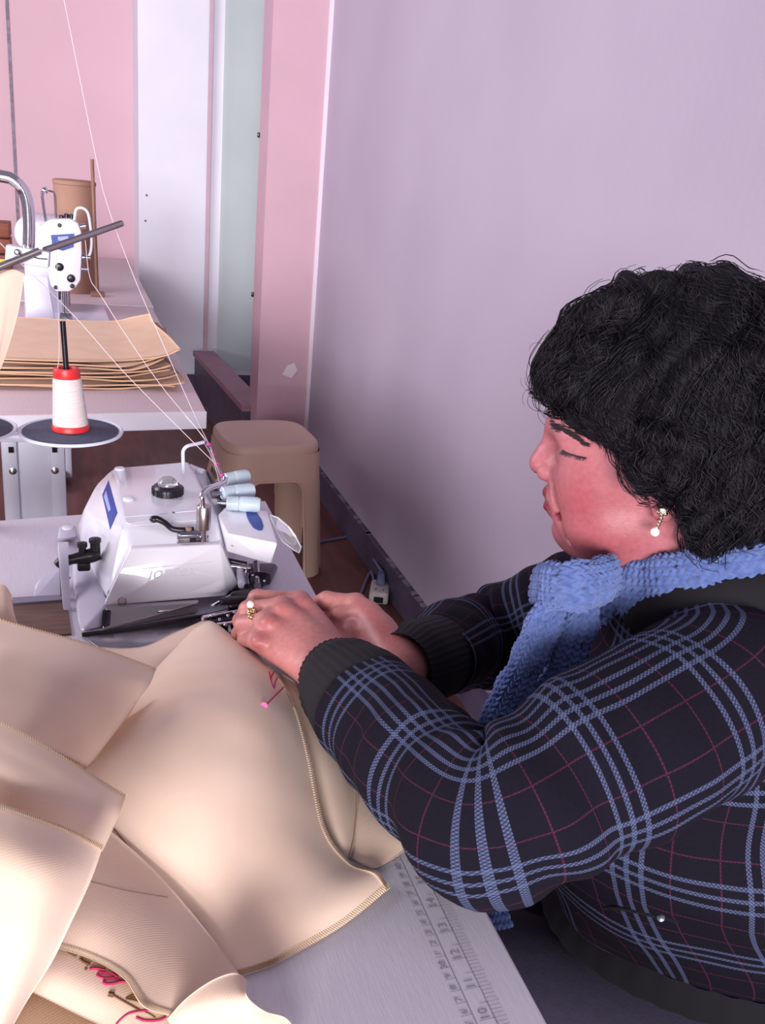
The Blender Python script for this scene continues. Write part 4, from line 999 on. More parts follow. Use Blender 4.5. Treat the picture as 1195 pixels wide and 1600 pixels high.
# ------------------------------------------------------------------ plastic stools
def make_stool(label, cx, cy, top, half, ang, fullgroup):
    t = thing('plastic_stool', label, 'stool', (cx, cy, 0), fullgroup)
    R = rotz(ang)
    def ring(z, h, e=4.5, n=96):
        out = []
        for k in range(n):
            a = 2*math.pi*(k+.5)/n; c, s = math.cos(a), math.sin(a); r = h/((abs(c)**e+abs(s)**e)**(1/e))
            out.append(R@np.array([r*c, r*s, 0])+np.array([cx, cy, z]))
        return out
    n = 96
    # seat: slightly dished top with rounded rim
    prof = [(top-.012, half*.02), (top-.010, half*.5), (top-.004, half*.82), (top, half*.90), (top-.001, half*.95), (top-.008, half*.99), (top-.02, half*1.0), (top-.03, half*1.005)]
    V = []; F = []
    for z, h in prof: V += ring(z, h, 4.0)
    for i in range(len(prof)-1):
        for k in range(n): F.append((i*n+k, (i+1)*n+k, (i+1)*n+(k+1) % n, i*n+(k+1) % n))
    F.append(tuple(range(n)))
    lo = len(V)
    V += ring(top-.03, half*.96, 4.0)
    i = len(prof)-1
    for k in range(n): F.append((i*n+k, lo+k, lo+(k+1) % n, i*n+(k+1) % n))
    F.append(tuple(range(lo, lo+n))[::-1])
    G().add(V, F).build('seat', 'stool_plastic', t, angle=50)
    # skirt with an arch cut on each side, leaving four angled legs
    zs = np.linspace(top-.028, 0, 46); n2 = 160
    arch_top = top-.115; ah = .60
    def skirt(off):
        rows = []
        for z in zs:
            f = (top-z)/top; rows.append([p for p in ring(z, half*(1.0+.16*f)-off, 4.6, n2)])
        return rows
    ro = skirt(0); ri = skirt(.006)
    def opened(k, i):
        a = 2*math.pi*(k+1)/n2; c, s = math.cos(a), math.sin(a); m_ = min(abs(c), abs(s))/max(abs(c), abs(s))
        z = (zs[i]+zs[i+1])/2
        if z > arch_top: return False
        w = ah-.10*(z/top) ; d = arch_top-z
        if d < .045: w = w-.22*(1-math.sqrt(max(0, 1-((.045-d)/.045)**2)))
        return m_ < w
    V = [p for r in ro for p in r]+[p for r in ri for p in r]; NO = len(zs)*n2; F = []
    op = [[opened(k, i) for k in range(n2)] for i in range(len(zs)-1)]
    for i in range(len(zs)-1):
        for k in range(n2):
            if op[i][k]: continue
            k1 = (k+1) % n2; a, b, c, d = i*n2+k, i*n2+k1, (i+1)*n2+k1, (i+1)*n2+k
            F.append((a, d, c, b)); F.append((a+NO, b+NO, c+NO, d+NO))
            if op[i][k1]: F.append((b, c, c+NO, b+NO))
            if op[i][k-1]: F.append((d, a, a+NO, d+NO))
            if i+1 < len(zs)-1 and op[i+1][k]: F.append((c, d, d+NO, c+NO))
            if i == len(zs)-2: F.append((c, d, d+NO, c+NO))
    # split the skirt into the apron and four legs
    apr = [f for f in F if min(V[j][2] for j in f) >= arch_top-.012]
    g = G(); g.add(V, apr); g.build('apron', 'stool_plastic', t, angle=50)
    legs = {0: [], 1: [], 2: [], 3: []}
    for f in F:
        if min(V[j][2] for j in f) < arch_top-.012:
            c = R.T@(np.mean([V[j] for j in f], 0)-np.array([cx, cy, 0])); legs[(c[0] > 0)*2+(c[1] > 0)].append(f)
    for q in legs.values():
        used = sorted({j for f in q for j in f}); mp = {j: i for i, j in enumerate(used)}
        lg = G().add([V[j] for j in used], [[mp[j] for j in f] for f in q]).build('leg', 'stool_plastic', t, angle=50)
    # raised lip round each arch
    for side in range(4):
        a0 = side*math.pi/2; P = []
        def edge_pt(s, z):
            f = (top-z)/top; h = half*(1.0+.16*f)+.001; e = 4.6; r = h/((1+abs(s)**e)**(1/e)); 
            v = rotz(math.degrees(a0))@np.array([r, r*s, 0]); return R@v+np.array([cx, cy, z])
        path = []
        for z in np.linspace(0.004, arch_top-.045, 8): path.append((-(ah-.10*(z/top)), z))
        for q in np.linspace(0, math.pi/2, 7)[1:]:
            w = ah-.10*((arch_top-.045)/top); path.append((-(w-.22*(1-math.cos(q))), arch_top-.045+.045*math.sin(q)))
        path = path+[(-s, z) for s, z in path[::-1]]
        G().tube([edge_pt(s, z) for s, z in path], .0042, 8).build('arch_lip', 'stool_plastic', t)
    return t
make_stool('beige plastic stool by the lavender wall behind the overlock machine', 0.575, 2.80, 0.455, 0.158, 4, 'beige plastic stools')

# ------------------------------------------------------------------ extension socket, plug and cables by the baseboard
so = thing('extension_socket', 'small white extension socket on the floor by the baseboard', 'socket', tuple(Pz(593, 925, 0.0)))
sp_ = Pz(593, 925, 0.022)
Rs = rotz(-22)
sb = G().box(sp_, (.062, .10, .042), rot=Rs, bevel=.008, seg=3).build('body', 'socket_white', so)
G().box(sp_+Rs@np.array([0, -.051, -.004]), (.03, .006, .02), rot=Rs, bevel=.002).build('end_notch', 'hole_black', sb)
for dx in (-.012, .012): G().cyl(sp_+Rs@np.array([dx, -.025, .0205]), sp_+Rs@np.array([dx, -.025, .0218]), .003, seg=10).build('socket_hole', 'hole_black', sb)
pg_ = thing('power_plug', 'dark blue plug pushed into the white extension socket', 'plug', tuple(sp_+Rs@np.array([0, .022, .021])))
G().hull([sp_+Rs@np.array([sx*.016, .022+sy*.018, .0215]) for sx in (-1, 1) for sy in (-1, 1)]+[sp_+Rs@np.array([sx*.010, .03+sy*.010, .06]) for sx in (-1, 1) for sy in (-1, 1)], .004).build('plug_body', 'plug_blue', pg_)
G().tube([sp_+Rs@np.array([0, .03, .058]), Pz(585, 875, .06), Pz(577, 858, .05), Pz(560, 841, .03), Pz(545, 838, .008), Pz(528, 841, .006), Pz(500, 846, .006)], .0048, 8, smooth=6).build('plug_cable', 'cable_grey', pg_)
sc_ = G().tube([sp_+Rs@np.array([-.02, .05, 0]), Pz(580, 893, .012), Pz(573, 905, .008), Pz(566, 922, .006), Pz(558, 940, .006), Pz(545, 975, .006), Pz(530, 1020, .006)], .005, 8, smooth=5).build('socket_cable', 'cable_grey', so)

# ------------------------------------------------------------------ the woman: frame of the body and the head
bf = np.array([-.85, .527, 0]); bf /= np.linalg.norm(bf); bl_ = np.array([-bf[1], bf[0], 0]); UPZ = np.array([0, 0, 1.0])
pe = thing('person', 'woman in dark plaid jacket and blue knitted scarf sewing with both hands', 'person', (0.62, 0.61, 0))
HO = Pd(1030, 745, .85)
ha = np.array([HO[0], HO[1], 0]); ha /= np.linalg.norm(ha)
f0 = np.array([-ha[1], ha[0], 0]); l0 = -ha
_p = math.radians(10); HF = math.cos(_p)*f0-math.sin(_p)*UPZ; HU = np.cross(HF, l0)
HR = np.stack([HF, l0, HU], 1)                      # columns: forward, left, up
def hl(x, y, z): return HO+HR@(np.array([x, y, z])*.001)   # head millimetres to world
NECK = np.array([.572, .648, .915])
SHL = NECK+bl_*.160+np.array([0, 0, -.006]); SHR = NECK-bl_*.165+np.array([0, 0, -.035])
ELL = np.array([.280, .486, .838]); ELR = np.array([.490, .915, .732])

bv = Vol((.10, .40, .62), (.76, 1.03, 1.215), .0024)
def he(c, r, k=12, mode='u', rot=None):
    R = HR if rot is None else HR@rot
    bv.ell(hl(*c), np.array(r)*.001, k*.001, R, mode)
def hc(a, b, ra, rb, k=8, mode='u'): bv.cap(hl(*a), hl(*b), ra*.001, rb*.001, k*.001, mode)
# skull, face, jaw
he((5, 0, 64), (96, 74, 84), 1)
he((40, 0, -2), (60, 62, 72), 25)
he((46, 0, -38), (50, 56, 40), 22)
he((52, 0, 22), (48, 62, 46), 20)
for s in (-1, 1):
    he((57, s*38, -6), (29, 25, 30), 16)
    he((45, s*42, -42), (33, 22, 28), 16)
    hc((92, s*8, 50), (76, s*40, 50), 10, 9, 14)
he((84, 0, -56), (17, 22, 15), 16)
he((50, 0, -66), (38, 40, 18), 18)
he((80, 0, -22), (24, 31, 24), 14)
# eye sockets and lowered lids
for s in (-1, 1):
    he((102, s*30, 30), (19, 18, 14), 12, 's')
    he((79, s*31, 29), (14, 17, 13), 3.5)
    hc((96, s*17, 26), (80, s*43, 22), 2.0, 1.6, 4, 's')
    hc((96, s*18, 36), (82, s*42, 36), 1.6, 1.4, 5, 's')
# nose
hc((97, 0, 45), (108, 0, 22), 6.5, 8, 10); hc((108, 0, 22), (113, 0, 14), 8, 9, 8)
he((113.5, 0, 11), (9, 10.5, 10), 6)
for s in (-1, 1):
    he((104, s*12.5, 6), (10.5, 8, 9), 3.5)
    he((107, s*6, -2), (6, 3.6, 3.2), 3, 's')
    hc((98, s*23, 10), (92, s*30, -10), 3.4, 3.0, 7, 's'); hc((92, s*30, -10), (85, s*37, -30), 3.0, 2.4, 7, 's')
# lips
LIPS = []
for s in (-1, 1):
    for a, b, ra, rb in (((104.5, s*2, -17.5), (99.5, s*14, -20), 5.8, 5.0), ((99.5, s*14, -20), (89, s*31, -30), 5.0, 2.6), ((103, s*1, -32), (98, s*13, -33), 6.8, 6.0), ((98, s*13, -33), (88, s*30, -33), 6.0, 2.8)):
        hc(a, b, ra, rb, 5); LIPS.append((hl(*a), hl(*b), ra*.001, rb*.001))
    hc((110, 0, -25), (103, s*15, -27), 1.5, 1.4, 3, 's'); hc((103, s*15, -27), (88, s*33, -33), 1.3, 1.2, 3, 's')
    hc((88, s*33, -34), (79, s*39, -50), 2.8, 2.4, 7, 's'); hc((79, s*39, -50), (64, s*45, -60), 2.4, 1.6, 7, 's')
hc((101, -12, -42), (101, 12, -42), 3, 3, 10, 's')
# ears
for s in (-1, 1):
    he((-8, s*73, 14), (15, 8, 29), 6)
    he((-2, s*80, 16), (8, 5, 16), 5, 's')
    he((-7, s*75, -12), (8, 5.5, 8), 4)
# neck, shoulders, trunk
bv.cap(hl(-22, 0, -10), NECK+np.array([.0, 0, -.02]), .056, .062, .03)
bv.cap(hl(-5, 0, -40), NECK+bf*.03+np.array([0, 0, -.03]), .046, .05, .03)
bv.cap(SHL, SHR, .045, .045, .05)
bv.ell(NECK+np.array([.01, -.005, -.14]), (.10, .15, .17), .05, np.stack([bf, bl_, UPZ], 1))
bv.ell(NECK+np.array([.02, -.01, -.27]), (.11, .145, .14), .05, np.stack([bf, bl_, UPZ], 1))
# arms and hands
WL = Pz(520, 1048, .806); WR = Pz(626, 1042, .800)
bv.chain([SHL, SHL*.5+ELL*.5, ELL], [.042, .040, .036], .03); bv.chain([ELL, ELL*.45+WL*.55, WL], [.036, .034, .027], .02)
bv.chain([SHR, SHR*.5+ELR*.5, ELR], [.040, .036, .032], .03); bv.chain([ELR, ELR*.45+WR*.55, WR], [.032, .030, .026], .02)
def hand(wr, mcp, fingers, thumb, rm=.0150):
    for (w, m_, r) in zip(wr, mcp, (.0128, .0130, .0124, .0112)): bv.cap(Pz(*w), Pz(*m_), rm, r, .016)
    for f, rad in zip(fingers, (.0096, .0098, .0092, .0084)):
        P = [Pz(*q) for q in f]; bv.chain(P, [rad*1.16, rad*1.05, rad*.92, rad*.82][:len(P)], .0045)
    P = [Pz(*q) for q in thumb]; bv.chain(P, [.0155, .0125, .0105, .009][:len(P)], .006)
LM = [(468, 940, .829), (440, 950, .832), (416, 971, .826), (402, 1000, .813)]
hand([(538, 1030, .806), (528, 1038, .808), (516, 1050, .806), (503, 1062, .801)], LM,
     [[LM[0], (402, 935, .822), (388, 952, .797), (398, 968, .780)],
      [LM[1], (388, 953, .820), (376, 970, .795), (388, 985, .780)],
      [LM[2], (380, 976, .810), (374, 990, .788), (390, 1000, .775)],
      [LM[3], (384, 1000, .797), (384, 1010, .782), (398, 1012, .773)]],
     [(545, 1022, .802), (505, 962, .800), (462, 950, .785), (430, 955, .775)])
for i in range(4): bv.ell(Pz(LM[i][0]+4, LM[i][1]+1, LM[i][2]+.0075), (.0085, .0085, .006), .008)
RM = [(556, 944, .829), (577, 960, .828), (597, 985, .820), (609, 1012, .808)]
hand([(616, 1030, .803), (622, 1036, .804), (630, 1044, .802), (634, 1052, .798)], RM,
     [[RM[0], (510, 938, .826), (478, 950, .803), (452, 955, .785)],
      [RM[1], (530, 962, .818), (500, 978, .795), (476, 980, .78)],
      [RM[2], (548, 985, .813), (520, 1000, .790), (500, 1000, .778)],
      [RM[3], (566, 1010, .800), (545, 1020, .782), (530, 1020, .775)]],
     [(612, 1028, .798), (560, 985, .798), (520, 985, .782), (490, 985, .775)])
bV, bQ = bv.mesh()
bV = relax(bV, bQ, 2, .35)
# skin tint: each place keeps its own colour (lips, cheeks, knuckles)
loc = (bV-HO)@HR*1000.0
base = np.array(S(226, 162, 150)[:3]); red = np.array(S(208, 92, 104)[:3]); pink = np.array(S(226, 132, 146)[:3]); lip = np.array(S(168, 52, 68)[:3]); brown = np.array(S(168, 104, 104)[:3])
def bump(c, r):
    q = ((loc-np.array(c))/np.array(r)); return np.exp(-(q**2).sum(1)*1.2)
base = np.array(S(194, 128, 122)[:3]); red = np.array(S(164, 76, 84)[:3]); pink = np.array(S(178, 104, 114)[:3]); lip = np.array(S(134, 46, 58)[:3]); brown = np.array(S(136, 78, 80)[:3])
tint = np.tile(base, (len(bV), 1)); ishead = (loc[:, 2] > -90) & (bV[:, 2] > .93)
def blend(col, w):
    global tint
    w = np.clip(w, 0, 1)[:, None]; tint = tint*(1-w)+col*w
sy_ = np.abs(loc[:, 1]); loc2 = loc.copy(); loc[:, 1] = sy_
blend(pink, ishead*.75); blend(red, .85*bump((60, 55, -5), (34, 34, 34))); blend(red, .75*bump((40, 55, -45), (40, 40, 26)))
blend(red, .5*bump((115, 0, 10), (14, 16, 16))); blend(brown, .55*bump((86, 36, 33), (18, 16, 10))); blend(brown, .45*bump((95, 0, -10), (20, 18, 8)))
dl = np.full(len(bV), 1.0)
for a, b, ra, rb in LIPS:
    ab = b-a; t = np.clip((bV-a)@ab/(ab@ab), 0, 1); dl = np.minimum(dl, np.linalg.norm(bV-a-t[:, None]*ab, axis=1)-(ra+(rb-ra)*t))
blend(lip, np.clip(1-(dl-.0012)/.0014, 0, 1)*(ishead))
hb = bV[:, 2] < .86
for q in LM+RM:
    c = Pz(q[0], q[1], q[2]+.012); w = np.exp(-((bV-c)**2).sum(1)/(.014**2)); blend(np.array(S(184, 98, 98)[:3]), .6*w*hb)
body = fast_mesh('body', bV, bQ, 'skin', pe, np.c_[tint, np.ones(len(tint))])
def hit(px, py, vol=None, off=0.0, t0=.45):
    """where the line of sight through a pixel meets the blended volume"""
    vol = vol or bv; d = _ray(px, py); d = d/np.linalg.norm(d); t = t0
    for _ in range(400):
        p = CAM_POS+d*t
        if np.any(p < vol.lo) or np.any(p > vol.lo+(vol.n-1)*vol.h): t += .01; 
        else:
            s = float(vol.sample(p[None])[0])
            if s < .0003: return p-d*off
            t += max(.0004, s*.6)
        if t > 2: return None
    return None
def hits(PXY, vol, off, t0=.55, t1=1.05):
    PXY = np.asarray(PXY, float); d = CF+CR*((PXY[:, :1]-IMW/2)/FPX)-CU*((PXY[:, 1:]-IMH/2)/FPX); d /= np.linalg.norm(d, axis=1)[:, None]
    t = np.full(len(d), t0); done = np.zeros(len(d), bool); hi = vol.lo+(vol.n-1)*vol.h
    for _ in range(260):
        p = CAM_POS+d*t[:, None]; ins = np.all((p > vol.lo) & (p < hi), axis=1); s = np.where(ins, vol.sample(p), .012)
        done |= ins & (s < .0004); t = np.where(done, t, t+np.maximum(.0004, s*.7))
    p = CAM_POS+d*(t-np.asarray(off))[:, None]; p[~done] = np.nan
    return p
# eyebrow, lashes, mouth line
eb = G(); t_ = rng.random(190)
c_ = np.array([[860, 664]])*(1-t_)[:, None]+np.array([[914, 695]])*t_[:, None]; c_[:, 1] -= 4*np.sin(t_*3.1); wd_ = 6.5*(1-.55*t_)
p_ = c_+np.stack([rng.normal(size=190)*1.5, rng.normal(size=190)*wd_*.45], 1); q_ = p_+np.stack([6+3*rng.random(190), 2.5+4*t_*rng.random(190)-2*(1-t_)], 1)
a_ = hits(p_, bv, .0004); b_ = hits(q_, bv, .0009)
for a, b in zip(a_, b_):
    if np.isnan(a).any() or np.isnan(b).any() or np.linalg.norm(a-b) > .02: continue
    eb.tube([a, (a+b)/2+(CAM_POS-a)*.0008, b], [.00042, .0004, .00018], 4)
eb.build('eyebrow', 'brow_hair', body)
el = G(); lid = [(879, 704), (886, 708), (896, 711.5), (906, 714), (916, 716)]
P = [hit(*q, off=.0003) for q in catmull(np.array(lid, float), 4)[0]]; P = [p for p in P if p is not None]
el.tube(P, .0009, 6)
for i in range(46):
    t = rng.random()**1.4; q = catmull(np.array(lid, float), 8)[0][int(t*31)]; a = hit(q[0], q[1], off=.0005)
    if a is None: continue
    d_ = HF*(.7-.5*t)+HU*(-.8)+l0*.35; el.tube([a, a+d_*.0016, a+d_*(.0028+.001*rng.random())+HF*.0008], [.0004, .0003, .00012], 4)
el.build('eyelashes', 'brow_hair', body)

# ------------------------------------------------------------------ hair
hv = Vol(hl(0, 0, 0)-np.array([.19, .19, .15]), hl(0, 0, 0)+np.array([.19, .19, .235]), .003)
def ve(c, r, k): hv.ell(hl(*c), np.array(r)*.001, k*.001, HR)
ve((8, 0, 72), (104, 92, 104), 1); ve((-40, 0, 68), (88, 98, 122), 20); ve((-50, 0, 5), (74, 90, 74), 30)
for s in (-1, 1): ve((-5, s*66, 30), (60, 32, 78), 20); ve((48, s*50, 88), (50, 40, 42), 18); ve((-45, s*60, -20), (50, 36, 50), 20)
ve((72, 0, 110), (42, 55, 44), 20); ve((95, 0, 82), (18, 40, 24), 14); ve((38, 10, 150), (36, 40, 26), 15); ve((-32, 0, 160), (42, 55, 32), 15)
rr_ = np.random.default_rng(3)
for i in range(130):   # locks that break up the outline
    a = rr_.normal(size=3); a /= np.linalg.norm(a)
    if a[2] < -.55: continue
    p = np.array([-12, 0, 62])+a*np.array([112, 92, 118]); w = rr_.uniform(9, 19)
    R3 = np.linalg.qr(rr_.normal(size=(3, 3)))[0]
    hv.ell(hl(*p), np.array([w*1.7, w, w*.9])*.001, .014, HR@R3)
# window left open for the face: outline in the plane of the profile
win = np.array([(220, 84), (112, 83), (96, 83), (80, 80), (60, 70), (44, 58), (30, 47), (23, 26), (19, 8), (11, -4), (2, 6), (-16, 6), (-24, -20), (-30, -52), (-36, -120), (220, -120)], float)
sl, X, Y, Z = hv.sub(hv.lo, hv.lo+(hv.n-1)*hv.h)
Lx = ((X-HO[0])*HR[0, 0]+(Y-HO[1])*HR[1, 0]+(Z-HO[2])*HR[2, 0])*1000; Ly = ((X-HO[0])*HR[0, 1]+(Y-HO[1])*HR[1, 1]+(Z-HO[2])*HR[2, 1])*1000; Lz = ((X-HO[0])*HR[0, 2]+(Y-HO[1])*HR[1, 2]+(Z-HO[2])*HR[2, 2])*1000
def poly_sd(x, y, poly):
    d = np.full(x.shape, 1e9, np.float32); ins = np.zeros(x.shape, bool)
    for i in range(len(poly)):
        a = poly[i]; b = poly[i-1]; e = b-a; t = np.clip(((x-a[0])*e[0]+(y-a[1])*e[1])/(e@e), 0, 1)
        d = np.minimum(d, (x-a[0]-t*e[0])**2+(y-a[1]-t*e[1])**2)
        c = ((a[1] > y) != (b[1] > y)) & (x < (b[0]-a[0])*(y-a[1])/(b[1]-a[1]+1e-9)+a[0]); ins ^= c
    return np.where(ins, -1, 1)*np.sqrt(d)
zz = Lz+np.clip(np.abs(Ly)-10, 0, 60)*-.05
sdw = poly_sd(Lx, zz, win)*.001+.0035*np.sin(Lx*.30+Ly*.11)*np.sin(Lz*.24)
hv.d = -smin(-hv.d, sdw.astype(np.float32), .008)
# the head itself stays clear of the hair mass where skin shows
wav = .0028*np.sin(Lx*.16+2.2*np.sin(Lz*.05)+Ly*.05)*np.sin(Lz*.13+Lx*.06)
hv.d = hv.d+wav.astype(np.float32)+.0045
hV, hQ = hv.mesh(); hV = relax(hV, hQ, 1, .4)
hair = fast_mesh('hair', hV, hQ, 'hair_mass', pe)
# strands combed over the mass
NS, NP = 7000, 16
pick = rng.integers(0, len(hV), NS*2); Pn = hV[pick]; g_ = hv.grad(Pn); keep = np.ones(len(Pn), bool)
Pn = Pn[keep][:NS]; strands = np.zeros((len(Pn), NP, 3)); pos = Pn.copy()
lift = rng.uniform(.0002, .0035, len(Pn)); ph = rng.uniform(0, 6.28, len(Pn)); lift = np.where(rng.random(len(Pn)) < .14, lift*2.6, lift); freq = rng.uniform(55, 110, len(Pn)); step = rng.uniform(.0035, .0065, len(Pn))
for i in range(NP):
    n_ = hv.grad(pos); sd = hv.sample(pos)
    strands[:, i] = pos+n_*(lift*(1+.06*i))[:, None]
    L3 = (pos-HO)@HR*1000
    flow = np.stack([-.35+(.35+.55*np.tanh((L3[:, 0]-10)/55))/(1+np.exp(-(L3[:, 2]-90)/12))+.25*(L3[:, 0] > 60), .6*np.tanh(L3[:, 1]/35), -1.0+.6/(1+np.exp(-(L3[:, 2]-120)/10))], 1)
    fw = flow@HR.T; fw = fw-n_*(fw*n_).sum(1)[:, None]; fw /= np.linalg.norm(fw, axis=1)[:, None]+1e-9
    sd_ = np.cross(n_, fw); wv = np.sin(ph+np.arange(1)*0+i*step*freq*2.2)*.95+.5*np.sin(L3[:, 2]*.09+L3[:, 0]*.07+L3[:, 1]*.05)
    dr_ = fw+sd_*wv[:, None]; dr_ /= np.linalg.norm(dr_, axis=1)[:, None]
    pos = pos+dr_*step[:, None]; pos = pos-hv.grad(pos)*hv.sample(pos)[:, None]*.9
def strand_mesh(name, ST, rad, parent):
    n, m_, _ = ST.shape; T = np.gradient(ST, axis=1); T /= np.linalg.norm(T, axis=2, keepdims=True)+1e-12
    ref = np.array([.31, .52, .79]); A = np.cross(T, ref); A /= np.linalg.norm(A, axis=2, keepdims=True)+1e-12; B = np.cross(T, A)
    tp = (np.clip(np.minimum(np.linspace(.55, 3.2, m_), np.linspace(4.2, .18, m_)), 0, 1))[None, :, None]*rad[:, None, None]
    V = np.stack([ST+tp*(math.cos(k*2.0944)*A+math.sin(k*2.0944)*B) for k in range(3)], 2).reshape(-1, 3)
    idx = np.arange(n*m_*3).reshape(n, m_, 3); Q = []
    for k in range(3):
        k1 = (k+1) % 3; Q.append(np.stack([idx[:, :-1, k], idx[:, :-1, k1], idx[:, 1:, k1], idx[:, 1:, k]], -1).reshape(-1, 4))
    return fast_mesh(name, V, np.concatenate(Q), 'hair', parent)
so_ = strand_mesh('hair_strands', strands, rng.uniform(.0003, .00055, len(strands)), hair); so_['kind'] = 'stuff'
# flyaway curls round the outline, most at the forehead
fl = []
for i in range(190):
    if i < 100: th = rng.uniform(.0, .75); r0_ = np.array([.2, .9][0])
    else: th = rng.uniform(.3, 2.9)
    yy = rng.normal()*38 if i < 100 else rng.normal()*45
    c = np.array([2+106*math.cos(th), yy*.8, 72+112*math.sin(th)]) if i >= 100 else np.array([100+rng.normal()*9, yy*.6, 62+rng.random()*60])
    d0 = np.array([math.cos(th), rng.normal()*.4, math.sin(th)]) if i >= 100 else np.array([.9, rng.normal()*.3, .1+rng.normal()*.4])
    side = np.array([-d0[2], rng.normal()*.3, d0[0]])*(1 if rng.random() < .5 else -1); turn = rng.uniform(.12, .36); p = c*1.0; pts = []
    if i < 100 and rng.random() < .6: side = np.array([.1, rng.normal()*.3, -1.0])
    d = d0*.8+side*.6
    L_ = rng.uniform(1.2, 2.6) if i < 100 else rng.uniform(.9, 2.2)
    for j in range(NP):
        pts.append(hl(*p)); ax_ = np.cross(d0, side); ax_ /= np.linalg.norm(ax_)+1e-9
        d = d+np.cross(ax_, d)*turn; d /= np.linalg.norm(d); p = p+d*L_
    fl.append(pts)
fo_ = strand_mesh('flyaway_hair', np.array(fl), rng.uniform(.00016, .0003, len(fl)), hair); fo_['kind'] = 'stuff'
# temple lock over the forehead toward the cheekbone
lk = []
for i in range(260):
    t = rng.random(); s0 = np.array([852+14*rng.normal(), 628+8*rng.normal()]); s1 = np.array([935+40*rng.random(), 690+28*rng.random()])
    pp = [np.array([862+t*100, 600+t*40])+rng.normal(size=2)*5, np.array([868+t*105, 632+t*50])+rng.normal(size=2)*4, np.array([880+t*92, 652+t*46])+rng.normal(size=2)*4, np.array([905+t*68+rng.normal()*4, 668+t*50+rng.normal()*5])]
    lk.append(catmull(np.array(pp), 5)[0][:NP])
LQ = np.array(lk).reshape(-1, 2); ha_h = hits(LQ, bv, .002+.002*rng.random(len(LQ))); hb_h = hits(LQ, hv, .001)
da = np.linalg.norm(np.nan_to_num(ha_h, nan=9)-CAM_POS, axis=1); db = np.linalg.norm(np.nan_to_num(hb_h, nan=9)-CAM_POS, axis=1)
LP = np.where((da < db)[:, None], ha_h, hb_h).reshape(-1, NP, 3); lk = [q for q in LP if not np.isnan(q).any()]
if lk: l_o = strand_mesh('temple_strands', np.array(lk), rng.uniform(.0003, .0006, len(lk)), hair); l_o['kind'] = 'stuff'

# ------------------------------------------------------------------ jewellery
er = G(); e0 = hit(1036, 797, off=.001)
if e0 is None: e0 = hl(-6, 78, -8)
e0 = e0+(CAM_POS-e0)*.004
ea = tag(G().ball(e0, .0030, 16, 10).build('earring', 'pearl', pe), 'pearl drop earring with gold petals')
for k in range(7):
    a = 2*math.pi*k/7; G().ball(e0+CR*math.cos(a)*.0042+CU*math.sin(a)*.0042+CF*.001, (.0019, .0019, .0019), 8, 6).build('petal', 'silver_gold', ea)
for j in range(4): G().ball(e0-UPZ*(.0075+j*.003)-CR*.0006*j, .0017, 8, 6).build('chain_link', 'silver_gold', ea)
G().ball(e0-UPZ*.0205-CR*.003, .0042, 16, 10).build('drop_pearl', 'pearl', ea)
# ring with pearl and leaf petals
rg0 = hit(392, 956); fdir = Pz(388, 953, .820)-Pz(*LM[1]); fdir /= np.linalg.norm(fdir)
if rg0 is None: rg0 = Pz(392, 956, .829)
fc = Pz(396, 953, .8215); u_ = np.cross(fdir, UPZ); u_ /= np.linalg.norm(u_); w_ = np.cross(u_, fdir)
rgo = tag(G().tube([fc+(u_*math.cos(t)+w_*math.sin(t))*.0112 for t in np.linspace(0, 2*math.pi, 33)], .0011, 8).build('ring', 'gold', pe), 'gold ring with pearl and leaf petals')
tp_ = hit(391, 949); tp_ = rg0 if tp_ is None else tp_
G().ball(tp_+UPZ*.0035+(CAM_POS-tp_)*.002, .0042, 16, 10).build('ring_pearl', 'pearl', rgo)
for dx, dy, sz in ((3, 5, .0030), (-1, 8, .0030), (6, 2, .0024), (1, 13, .0036), (7, 6, .0024)):
    q = hit(391+dx, 951+dy)
    if q is not None: G().ball(q+(CAM_POS-q)*.003, (sz, sz*.7, sz*.8), 10, 8).build('ring_petal', 'gold', rgo)

# ------------------------------------------------------------------ jacket
def loft(centers, A_, B_, zs, nseg=128, sub=8, fx=None, e=2.3):
    C = np.array([[c[0], c[1], z, a, b] for c, a, b, z in zip(centers, A_, B_, zs)]); D, _ = catmull(C, sub)
    V = []; UV = []; vacc = np.r_[0, np.cumsum(np.linalg.norm(np.diff(D[:, :3], axis=0), axis=1)+np.abs(np.diff(D[:, 3]))*.5)]
    for i, (x, y, z, a, b) in enumerate(D):
        for k in range(nseg+1):
            t = 2*math.pi*k/nseg; c, s = math.cos(t), math.sin(t); r = 1/((abs(c)**e+abs(s)**e)**(1/e))
            p = np.array([x, y, z])+bf*b*r*c+bl_*a*r*s; V.append(p); UV.append((t*.165, vacc[i]))
    V = np.array(V); n = nseg+1; m_ = len(D); idx = np.arange(m_*n).reshape(m_, n)
    Q = np.stack([idx[:-1, :-1], idx[:-1, 1:], idx[1:, 1:], idx[1:, :-1]], -1).reshape(-1, 4)
    return V, Q, np.array(UV), D
cz = [.548, .565, .61, .68, .76, .84, .885, .92, .95, .972]
cc = [(.632, .612), (.632, .612), (.622, .618), (.594, .635), (.578, .646), (.576, .648), (.582, .644), (.576, .648), (.570, .652), (.568, .654)]
ca = [.176, .184, .188, .190, .190, .186, .168, .132, .096, .084]
cb_ = [.160, .172, .178, .182, .176, .148, .112, .094, .080, .076]
V, Q, UV, D = loft(cc, ca, cb_, cz)
nrm = V-np.repeat(D[:, :3], 129, axis=0); nrm[:, 2] = 0; nrm /= np.linalg.norm(nrm, axis=1)[:, None]+1e-9
ramp = np.clip((.93-V[:, 2])/.1, 0, 1)
V = V+nrm*((.006*fbm(V, 26, 3)+.012*(.4-np.abs(fbm(V, 15, 2))))*ramp+.004*np.sin(V[:, 2]*55+3*fbm(V, 10, 1))*ramp)[:, None]
